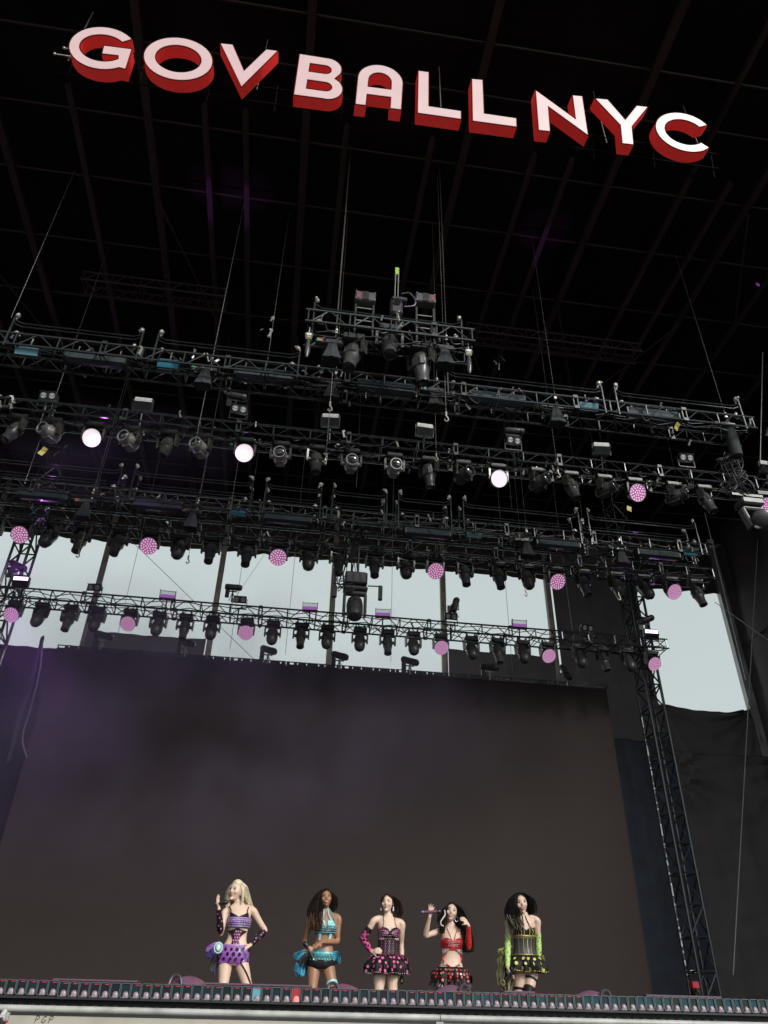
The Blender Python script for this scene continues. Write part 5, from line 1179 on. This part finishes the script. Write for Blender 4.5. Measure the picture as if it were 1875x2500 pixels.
LL = legs(p, ((-1, (535, 2030), -.06, -.01), (1, (895, 1975), -.10, .02))); p.finish(); p.face(1, cloth('lips_nude', (.36, .16, .13), .4))
DB = mat('hair_dark_brown', (0.016, 0.009, 0.007), .6, spec=.2, noise=.4, nscale=30, stretch=(1, 1, .2))
p.hair(DB, [([(770, 235, -.05), (660, 350, -.04), (610, 520, -.05), (570, 700, -.12), (590, 850, -.17), (600, 990, -.17)], .075, 120, .014), ([(790, 235, -.03), (900, 350, .0), (910, 500, .03), (890, 650, .05)], .045, 60, .008), ([(770, 240, .05), (680, 380, .08), (650, 560, .10), (700, 700, .10)], .09, 70, .008)], True, line=.094, seed=2, tipm=mat('hair_caramel', (.20, .105, .06), .45))
TEAL = cloth('teal_sequin', (.10, .42, .46), .35, noise=.25, nscale=40); TEALP = cloth('pale_aqua', (.30, .66, .66), .45, noise=.2, nscale=30)
p.choker(TEALP)
p.patch('bra', cloth('dark_teal', (.012, .09, .11), .4), 1.17, 1.27, -1.4, 1.4, .013)
for z in (1.185, 1.21, 1.235, 1.258): p.patch('bra_stripe', TEAL, z, z+.010, -1.4, 1.4, .017, lambda t, z: abs(t) > .18, nz=2)
p.patch('bra_cup', TEALP, 1.262, 1.33, lambda z: .12+(z-1.26)*1.5, lambda z: 1.0-(z-1.26)*3.5, .012); p.patch('bra_cup', TEALP, 1.262, 1.33, lambda z: -1.0+(z-1.26)*3.5, lambda z: -.12-(z-1.26)*1.5, .012)
p.tdots('rhinestones', PEARL, 1.175, 1.27, -1.2, 1.2, .021, .004, grid=(4, 18))
for sg in (-1, 1): p.strap('strap', TEALP, [p.S(sg*.55, 1.325, .012), p.S(sg*.4, 1.38, .012), p.nk+Vector((sg*.025, -.048, 0))], .008); p.patch('hanging_tab', TEALP, 1.10, 1.175, lambda z, g=sg: g*.62-.10-.8*(z-1.10), lambda z, g=sg: g*.62+.10+.8*(z-1.10), .013)
p.strap('strap', TEAL, [p.S(.95, 1.30, .012), p.S(.9, 1.37, .013), p.nk+Vector((.045, -.025, .005))], .006)
p.patch('shorts', BLKC, .775, .955, -PI, PI, .014, nz=12)
for PR in LL: p.sleeve('short_leg', BLKC, PR, .05, .19, .012)
for i in range(22):
    th = -1.25+2.5*i/21; a = p.S(th, .945, .022); l_ = rng.uniform(.05, .09); MB().tube([a, a+Vector((0, -.004, -l_))], .0042, 5).build('fringe', TEAL, p.root, smooth=True)
p.tdots('aqua_dots', TEALP, .86, .95, -1.3, 1.3, .026, .0075, grid=(2, 11)); p.patch('waistband', TEAL, .945, .965, -PI, PI, .018, nz=2); p.patch('waist_panel', cloth('teal_cloth', (.03, .22, .25), .5), .955, .995, -.9, .1, .012)
BT = TULLE('tulle_bright_blue', (.06, .42, .62)); p.frill('tulle', BT, [(430, 1330, .03), (310, 1390, .04), (250, 1500, .05)], .10, 4); p.frill('tulle', BT, [(330, 1560, .06), (320, 1690, .07), (330, 1790, .06)], .13, 4); p.frill('tulle', TULLE('tulle_black', (.012, .014, .018)), [(400, 1430, .05), (350, 1560, .06), (380, 1640, .06)], .10, 3)
p.frill('tulle', BT, [(930, 1360, -.02), (990, 1440, 0), (1000, 1560, .02)], .07, 3)
P, Rr = LL[1]; p.sleeve('thigh_band', TEALP, LL[1], .40, .46, .007)
P0 = P[int(.42*(len(P)-1))]; p.strap('garter', cloth('aqua_strap', (.2, .5, .5), .4), [P0+Vector((.07, -.03, .0)), P0+Vector((.075, -.04, -.12)), P0+Vector((.07, -.04, -.25))], .006)
p.boots(LL, .60, mat('boot_teal', (.02, .10, .12), .4))
mic('dark microphone held low at waist by the performer in teal', p.W(572, 1530, -.29), p.W(395, 1175, -.27))

# ---------------- 3: pink corset
PKR = cloth('hot_pink', (.60, .07, .24), .5, noise=.15, nscale=20); PKD = cloth('pink_polka', (.62, .14, .30), .5)
p = Person('performer with brown ponytail in pink and black polka-dot skirt, hand on hip', 11.0, (850, 2150, 7.63), (735, 250), 'pale', .945)
p.setup([(745, 660, 1.46), (755, 760, 1.36), (755, 930, 1.25), (745, 1180, 1.08), (735, 1350, .95), (720, 1500, .86), (715, 1640, .76)], 1.04, .048)
p.torso(); p.head(p.J(730, 425, -.02), -20, -3, 2, 1.03); p.neck()
aL = p.arm(-1, p.J(490, 740), p.J(275, 1080, .04), p.J(440, 1330, -.08)); aR = p.arm(1, p.J(1000, 800), p.J(995, 1190, .04), p.J(1005, 1640, -.02))
p.hand(p.J(440, 1330, -.08), p.J(570, 1300, -.15)-p.J(440, 1330, -.08), (.1, .8, -.2), .35, .08, -1); p.hand(p.J(1005, 1640, -.02), Vector((.05, -.15, -1)), (-1, .2, 0), .7, .05, -1)
LL = legs(p, ((-1, (570, 2080), -.04, 0), (1, (830, 2080), -.04, 0))); p.finish(); p.face(0, cloth('lips_rose', (.45, .16, .15), .4))
BR = mat('hair_brown', (0.024, 0.011, 0.008), .55, spec=.25, noise=.4, nscale=30, stretch=(1, 1, .2))
p.hair(BR, [([(760, 270, .02), (850, 340, .07), (905, 450, .10), (930, 580, .08), (915, 690, .06)], .055, 110, .010), ([(735, 258, -.06), (660, 300, -.08), (625, 370, -.05), (640, 430, .02)], .012, 26, .001), ([(740, 258, -.06), (810, 310, -.07), (835, 390, -.02), (850, 420, .05)], .014, 30, .001)], True, line=.094, seed=3)
p.choker(cloth('crimson_choker', (.30, .03, .07), .4))
p.patch('bra', BLKC, 1.175, 1.295, -1.45, 1.45, .012, lambda t, z: z < 1.245+.05*math.cos((abs(t)-.62)*2.2) or abs(t) > 1.3)
for sg in (-1, 1):
    for i in range(5): p.strap('bra_stripe', cloth('lilac_stripe', (.45, .30, .46), .4) if i % 2 else PKR, [p.S(sg*.18, 1.222+.004*i, .018), p.S(sg*.6, 1.195+.020*i, .019), p.S(sg*1.2, 1.185+.022*i, .018)], .0036)
p.tdots('rhinestones', PEARL, 1.185, 1.27, -1.25, 1.25, .020, .0032, grid=(3, 16))
for i in range(20): 
    th = -1.3+2.6*i/19
    if abs(th) > .12: MB().sphere(p.S(th, 1.243+.05*math.cos((abs(th)-.62)*2.2), .014), .009, 6, 5).build('scallop', BLKC, p.root, smooth=True)
for sg in (-1, 1): p.strap('strap', BLKC, [p.S(sg*.75, 1.29, .012), p.S(sg*.7, 1.36, .010), p.S(sg*.85, 1.405, .010), p.nk+Vector((sg*.047, -.012, .0))], .0035)
p.patch('corset', BLKC, .965, 1.165, -PI, PI, .013, nz=16); p.tdots('corset_dots', PKD, .98, 1.155, -1.4, 1.4, .018, .0036, grid=(9, 12))
for th in (-.9, -.45, 0, .45, .9): p.dots('boning_beads', PEARL, [(p.S(th, .97+.0085*i, .019), Vector((math.sin(th), -math.cos(th), 0))) for i in range(22)], .0024)
for sg in (-1, 1): p.patch('corset_lace', cloth('white_lace', (.5, .42, .44), .6), 1.155, 1.175, sg*.9-.3, sg*.9+.3, .016, nz=2)
SK = p.skirt('skirt', cloth('black_skirt_pink', (.012, .008, .011), .6, spec=.25, noise=.3, nscale=18), .985, .765, .10, .024, 14, drop=.005, bulge=.03)
p.skdots('skirt_dots', PKD, SK, .019, (4, 9), .12, .98); p.skdots('hem_beads', cloth('pale_pink', (.6, .4, .48), .4), SK, .0055, (1, 48), .96, 1.0, .05)
p.skirt('ruffle', PKR, .985, .955, .022, .010, 30); p.skirt('ruffle', cloth('dark_ruffle', (.05, .01, .02), .6), 1.0, .978, .016, .006, 30)
p.sleeve('glove', PKR, aL, .36, .99, .007); p.sleevedots('glove_dots', BLKC, aL, .40, .95, .015, 2); p.sleeve('glove_cuff', BLKC, aL, .34, .40, .009)
p.frill('tulle', TULLE('tulle_pink', (.52, .08, .24)), [(960, 1390, 0), (1040, 1470, .01), (1070, 1620, .02)], .07, 4); p.frill('tulle', TULLE('tulle_pink', (.52, .08, .24)), [(450, 1400, .04), (400, 1480, .05), (370, 1560, .05)], .05, 3)
er = MB()
for sg in (-1, 1): er.tube([p.HP((sg*.083, .008, -.035)), p.HP((sg*.085, .005, -.055)), p.HP((sg*.084, .008, -.085))], [.004, .006, .009], 6)
er.build('earrings', PEARL, p.root, smooth=True)
p.boots(LL, .60)
mic('black microphone hanging in the lowered hand of the ponytail performer', p.W(1010, 1740, -.05), p.W(985, 1915, -.12))

# ---------------- 4: red, arm raised
RED = cloth('scarlet', (.52, .022, .018), .45, noise=.15, nscale=20)
p = Person('performer in red bra and red glove raising a microphone, other hand in dark curls', 10.8, (1010, 2180, 8.506), (800, 230), 'fair', .93, .02)
p.setup([(775, 680, 1.46), (775, 790, 1.36), (775, 980, 1.25), (785, 1230, 1.08), (770, 1420, .95), (765, 1560, .86), (765, 1700, .76)], 1.04, .048)
p.torso(); p.head(p.J(775, 405, -.03), -10, -6, 13, 1.06); p.neck()
aL = p.arm(-1, p.J(535, 800), p.J(245, 885, -.10), p.J(335, 480, -.22)); aR = p.arm(1, p.J(985, 820), p.J(1140, 1150, -.06), p.J(1140, 660, -.18))
p.hand(p.J(335, 480, -.22), p.J(365, 300, -.24)-p.J(335, 480, -.22), (.2, -1, .1), .15, .30, 1); p.hand(p.J(1140, 660, -.18), p.J(1030, 540, -.18)-p.J(1140, 660, -.18), (-.4, .7, -.2), .5, .12, 1)
LL = legs(p, ((-1, (570, 2040), -.12, -.02), (1, (1010, 2040), -.10, .03))); p.finish(); p.face(1, cloth('lips_pink', (.5, .18, .18), .4))
DK = mat('hair_espresso', (0.014, 0.008, 0.006), .6, spec=.2, noise=.4, nscale=30, stretch=(1, 1, .2))
p.hair(DK, [([(810, 240, -.05), (930, 360, -.02), (970, 560, .02), (1035, 800, .0), (1080, 1050, -.02), (1130, 1270, -.04)], .085, 150, .012), ([(800, 240, -.06), (690, 330, -.07), (640, 470, -.07), (600, 650, -.08), (580, 880, -.10)], .032, 60, .012), ([(820, 240, .04), (880, 400, .09), (880, 600, .10), (930, 800, .10), (1000, 1000, .08)], .09, 100, .012), ([(800, 240, .03), (700, 340, .05), (620, 500, .05), (600, 680, .05)], .05, 50, .012)], True, line=.096, seed=4)
MB().tube(spline([p.J(640, 350, -.13), p.J(650, 450, -.13), p.J(610, 520, -.14), p.J(560, 600, -.14), p.J(575, 670, -.14), p.J(620, 685, -.14)], 4), .009, 6).build('pale_streak', cloth('silver_ribbon', (.55, .50, .46), .35), p.root, smooth=True)
p.patch('bra', cloth('red_sequin', (.30, .012, .018), .3, noise=.5, nscale=60), 1.165, 1.285, -1.45, 1.45, .013, lambda t, z: z < 1.235+.05*math.cos((abs(t)-.62)*2.2))
p.tdots('red_sequins', RED, 1.17, 1.27, -1.35, 1.35, .020, .0065, grid=(6, 22)); p.tdots('rhinestones', PEARL, 1.18, 1.26, -.5, .5, .023, .003, grid=(4, 12))
for sg in (-1, 1):
    p.strap('strap', RED, [p.S(sg*.10, 1.245, .016), p.S(sg*.35, 1.33, .010), p.S(sg*.75, 1.40, .010), p.nk+Vector((sg*.05, -.005, -.005))], .0038); p.strap('strap', RED, [p.S(sg*1.0, 1.28, .012), p.S(sg*1.1, 1.36, .010), p.S(sg*1.35, 1.40, .010), p.S(sg*2.2, 1.38, .01)], .0042)
    p.strap('body_strap', RED, [p.S(sg*.12, 1.165, .012), p.S(sg*.7, 1.13, .010), p.S(sg*1.2, 1.08, .010), p.S(sg*1.25, 1.04, .010), p.S(sg*.85, .99, .012), p.S(sg*.3, .95, .014)], .0085)
    MB().disc(p.S(sg*.80, .985, .022), (sg*.6, -1, 0), .017, 12).build('buckle', PEARL, p.root)
    for i in range(5): a = p.S(sg*(.5+.16*i), 1.16, .018); MB().tube([a, a+Vector((0, -.003, -.05))], .002, 4).build('bead_drop', PEARL, p.root)
p.patch('bra_centre', RED, 1.145, 1.20, -.22, .22, .016)
MB().sphere(p.S(.05, 1.005, -.002), (.006, .004, .008), 6, 5).build('navel', cloth('navel', (.3, .16, .12), .6), p.root)
SK = p.skirt('skirt', cloth('black_red_skirt', (.011, .007, .008), .6, spec=.25, noise=.3, nscale=18), .95, .775, .07, .022, 13, drop=.01, bulge=.01)
p.skirt('ruffle', cloth('black_ruffle2', (.012, .008, .010), .6), .86, .735, .075, .026, 17, off=.03, drop=.03)
p.skdots('red_dots', RED, SK, .015, (4, 10), .1, .98); p.skdots('grommets', cloth('grommet', (.6, .58, .56), .25, metal=.6), SK, .011, (2, 11), .10, .62, .0, off=.008); p.skdots('grommet_holes', BLKC, SK, .0055, (2, 11), .10, .62, .0, off=.010)
p.frill('ruffle_tail', cloth('red_tail', (.4, .02, .02), .6), [(1040, 1620, .0), (1130, 1730, .01), (1180, 1870, .02)], .05, 3); p.frill('ruffle_tail', BLKC, [(1060, 1640, -.02), (1150, 1760, -.01), (1170, 1860, .0)], .06, 3); p.frill('ruffle_tail', BLKC, [(480, 1600, 0), (420, 1660, .02), (400, 1720, .02)], .06, 3)
for PR in LL: 
    P, Rr = PR; p.sleeve('stocking', BLKC, PR, .40, .62, .006)
    for s_ in (-1, 1): p.strap('garter_strap', BLKC, [P[6]+Vector((s_*.01, -Rr[6]-.012, 0)), P[10]+Vector((s_*.025, -Rr[10]-.006, 0)), P[14]+Vector((s_*.05, -Rr[14]*.8, 0))], .012)
p.sleeve('glove', RED, aR, .60, .99, .006); p.sleevedots('glove_dots', BLKC, aR, .63, .97, .007, 2)
hp = MB()
for sg in (-1, 1): c = p.HP((sg*.085, 0, -.062)); hp.tube([c+Vector((.022*math.cos(2*PI*i/14), 0, .028*math.sin(2*PI*i/14))) for i in range(15)], .0035, 5)
hp.build('earrings', PEARL, p.root, smooth=True)
p.boots(LL, .60)
mic('mauve and black microphone held up by the performer in red', p.W(150, 400, -.23), p.W(570, 385, -.25), mat('mic_mauve', (.16, .07, .14), .35))

# ---------------- 5: yellow
LIME = cloth('lime_glove', (.42, .58, .18), .55, noise=.12, nscale=20); YD = cloth('yellow_polka', (.62, .58, .16), .5); GOLD = cloth('gold_bead', (.62, .50, .12), .3, metal=.3)
p = Person('smiling performer with long black hair in yellow polka-dot skirt and lime gloves', 11.0, (1190, 2150, 7.63), (600, 210), 'fair', .995)
p.setup([(670, 660, 1.46), (665, 770, 1.36), (675, 930, 1.25), (680, 1180, 1.08), (700, 1350, .95), (710, 1480, .86), (710, 1620, .76)], 1.02, .048)
p.torso(); p.head(p.J(615, 430, -.03), -4, 2, -6, 1.12); p.neck()
aL = p.arm(-1, p.J(395, 760), p.J(375, 1150, .02), p.J(375, 1640, -.10)); aR = p.arm(1, p.J(925, 745), p.J(945, 1120, .03), p.J(960, 1500, .02))
p.hand(p.J(375, 1640, -.10), Vector((.25, -.35, -.9)), (.9, .3, .1), .6, .08, -1); p.hand(p.J(960, 1500, .02), Vector((-.05, -.1, -1)), (-.9, .3, 0), .5, .06, -1)
LL = legs(p, ((-1, (590, 2080), -.02, .0), (1, (765, 2080), -.10, .0))); p.finish(); p.face(1, cloth('lips_coral', (.46, .13, .12), .4))
BK = mat('hair_black', (0.006, 0.005, 0.005), .6, spec=.2, noise=.4, nscale=30, stretch=(1, 1, .2))
p.hair(BK, [([(600, 225, -.06), (490, 350, -.06), (460, 520, -.07), (470, 680, -.13), (540, 820, -.17), (560, 950, -.17)], .080, 130, .010), ([(640, 225, -.04), (760, 350, .0), (790, 500, .03), (800, 630, .06)], .060, 110, .006), ([(620, 225, .04), (560, 380, .08), (600, 560, .10), (700, 700, .10)], .10, 90, .006), ([(620, 225, -.06), (540, 290, -.10), (500, 400, -.10), (505, 560, -.09)], .025, 40, .003)], True, line=.092, seed=5, tipm=mat('hair_ash_tips', (.30, .24, .17), .45))
p.choker(GOLD)
p.patch('bra', BLKC, 1.185, 1.29, -1.45, 1.45, .013, lambda t, z: z < 1.245+.05*math.cos((abs(t)-.62)*2.2))
for sg in (-1, 1):
    for i in range(5): th = sg*(.25+.22*i); p.dots('bra_beads', GOLD, [(p.S(th, 1.195+.011*q, .020), Vector((math.sin(th), -math.cos(th), 0))) for q in range(8)], .0045)
    p.strap('strap', BLKC, [p.S(sg*.5, 1.29, .013), p.S(sg*.30, 1.36, .010), p.nk+Vector((sg*.02, -.052, -.005))], .006)
    p.strap('strap', GOLD, [p.S(sg*.5, 1.25, .018), p.S(sg*.34, 1.34, .012), p.nk+Vector((sg*.015, -.056, -.004))], .0035)
p.tdots('bra_band_beads', GOLD, 1.185, 1.20, -1.2, 1.2, .020, .006, grid=(2, 22))
p.patch('corset', cloth('charcoal_corset', (.030, .028, .034), .5, noise=.2, nscale=20), .965, 1.165, -PI, PI, .013, nz=16)
for th in (-.85, -.35, .12, .55, .95): p.dots('boning_beads', GOLD, [(p.S(th*(1.0 if i > 10 else .9+.01*i), .97+.0088*i, .019), Vector((math.sin(th), -math.cos(th), 0))) for i in range(22)], .0038)
SK = p.skirt('skirt', cloth('black_yellow_skirt', (.011, .009, .008), .6, spec=.25, noise=.3, nscale=18), .985, .785, .085, .026, 12, drop=.0, bulge=.02)
p.skdots('skirt_dots', YD, SK, .021, (3, 7), .15, .95); p.skdots('hem_beads', GOLD, SK, .006, (1, 46), .95, 1.0, .05); p.skirt('ruffle', BLKC, .985, .90, .045, .018, 16, off=.018); p.tdots('waist_beads', GOLD, .975, .985, -1.6, 1.6, .024, .006, grid=(1, 34))
for PR in (aL, aR): p.sleeve('glove', LIME, PR, .42, .985, .007); p.sleevedots('glove_dots', BLKC, PR, .44, .96, .007, 2)
YT = TULLE('tulle_yellow', (.50, .46, .16)); YT2 = TULLE('tulle_straw', (.52, .44, .24))
p.frill('tulle', YT, [(400, 1230, .05), (300, 1300, .06), (280, 1400, .07)], .10, 4); p.frill('tulle', YT, [(310, 1380, .08), (290, 1500, .08), (270, 1620, .08)], .11, 4); p.frill('tulle', YT2, [(310, 1560, .09), (290, 1750, .09), (260, 1960, .09)], .12, 4); p.frill('tulle', YT2, [(400, 1700, .10), (390, 1900, .10), (370, 2060, .10)], .15, 4)
p.frill('tulle', YT, [(990, 1400, .03), (1010, 1540, .04), (990, 1680, .04)], .06, 3)
MB().tube([p.J(345, 1700, -.02), p.J(350, 1850, 0.02), p.J(372, 2080, 0.04)], .014, 6, flat=.3).build('ribbon', BLKC, p.root)
p.sleeve('stocking', BLKC, LL[0], .50, .64, .007); p.sleeve('stocking', BLKC, LL[1], .44, .64, .008); p.sleeve('garter', BLKC, LL[1], .33, .36, .007); p.sleeve('garter', BLKC, LL[0], .42, .44, .006)
p.boots(LL, .60)
mic('black microphone held low by the performer with lime gloves', p.W(285, 1900, -.16), p.W(530, 1640, -.19))

# ================================================================== SMOKE
def smoke(label, c, size, base, peak, col, scale=0.32, off=(0, 0, 0), lo=0.45, hi=0.72):
    sm = MB().box((0, 0, 0), size).build('smoke', None, None, c); sm.data.materials.clear()
    M_ = bpy.data.materials.new('drifting_smoke'); M_.use_nodes = True; t = M_.node_tree; t.nodes.clear()
    o_ = t.nodes.new('ShaderNodeOutputMaterial'); v_ = t.nodes.new('ShaderNodeVolumePrincipled'); v_.inputs['Color'].default_value = (*col, 1); v_.inputs['Anisotropy'].default_value = 0.2
    tc = t.nodes.new('ShaderNodeTexCoord'); n_ = t.nodes.new('ShaderNodeTexNoise'); n_.inputs['Scale'].default_value = scale; n_.inputs['Detail'].default_value = 3.0; n_.inputs['Roughness'].default_value = 0.55
    t.links.new(tc.outputs['Object'], n_.inputs['Vector'])
    mr = t.nodes.new('ShaderNodeMapRange'); mr.inputs[1].default_value = lo; mr.inputs[2].default_value = hi; mr.inputs[3].default_value = 0.0; mr.inputs[4].default_value = peak; t.links.new(n_.outputs[0], mr.inputs[0])
    sb = t.nodes.new('ShaderNodeVectorMath'); sb.operation = 'SUBTRACT'; sb.inputs[1].default_value = off; t.links.new(tc.outputs['Object'], sb.inputs[0])
    mp = t.nodes.new('ShaderNodeMapping'); mp.inputs['Scale'].default_value = (2.0/size[0], 2.0/size[1], 2.0/size[2]); t.links.new(sb.outputs[0], mp.inputs[0])
    gr = t.nodes.new('ShaderNodeTexGradient'); gr.gradient_type = 'SPHERICAL'; t.links.new(mp.outputs[0], gr.inputs[0])
    mu = t.nodes.new('ShaderNodeMath'); mu.operation = 'MULTIPLY_ADD'; t.links.new(mr.outputs[0], mu.inputs[0]); t.links.new(gr.outputs['Fac'], mu.inputs[1]); mu.inputs[2].default_value = base
    t.links.new(mu.outputs[0], v_.inputs['Density']); t.links.new(v_.outputs[0], o_.inputs['Volume'])
    sm.data.materials.append(M_); sm['kind'] = 'stuff'; sm['label'] = label; sm['category'] = 'smoke'
smoke('thin violet stage smoke drifting before the screen, thickest at left', (1.5, 20.2, 6.7), (20.0, 5.6, 9.9), 0.0025, 0.40, (0.62, 0.47, 0.80), 0.34, (-5.0, -1.6, 1.6), 0.36, 0.70)
smoke('faint violet smoke glowing between second and third trusses at left', (-4.6, 14.4, 12.6), (7.0, 2.0, 3.2), 0.0, 0.22, (0.62, 0.45, 0.85), 0.6, (0, 0, 0), 0.40, 0.65)
spot('wash_beam', (-7.2, 18.6, 10.4), (-5.0, 20.2, 6.0), 130, VIO, 70)
spot('wash_beam', (-4.6, 13.15, 11.9), (-4.4, 15.6, 12.4), 60, VIO, 90)
spot('wash_beam', (-1.4, 13.15, 11.9), (-2.4, 15.6, 12.3), 40, VIO, 90)
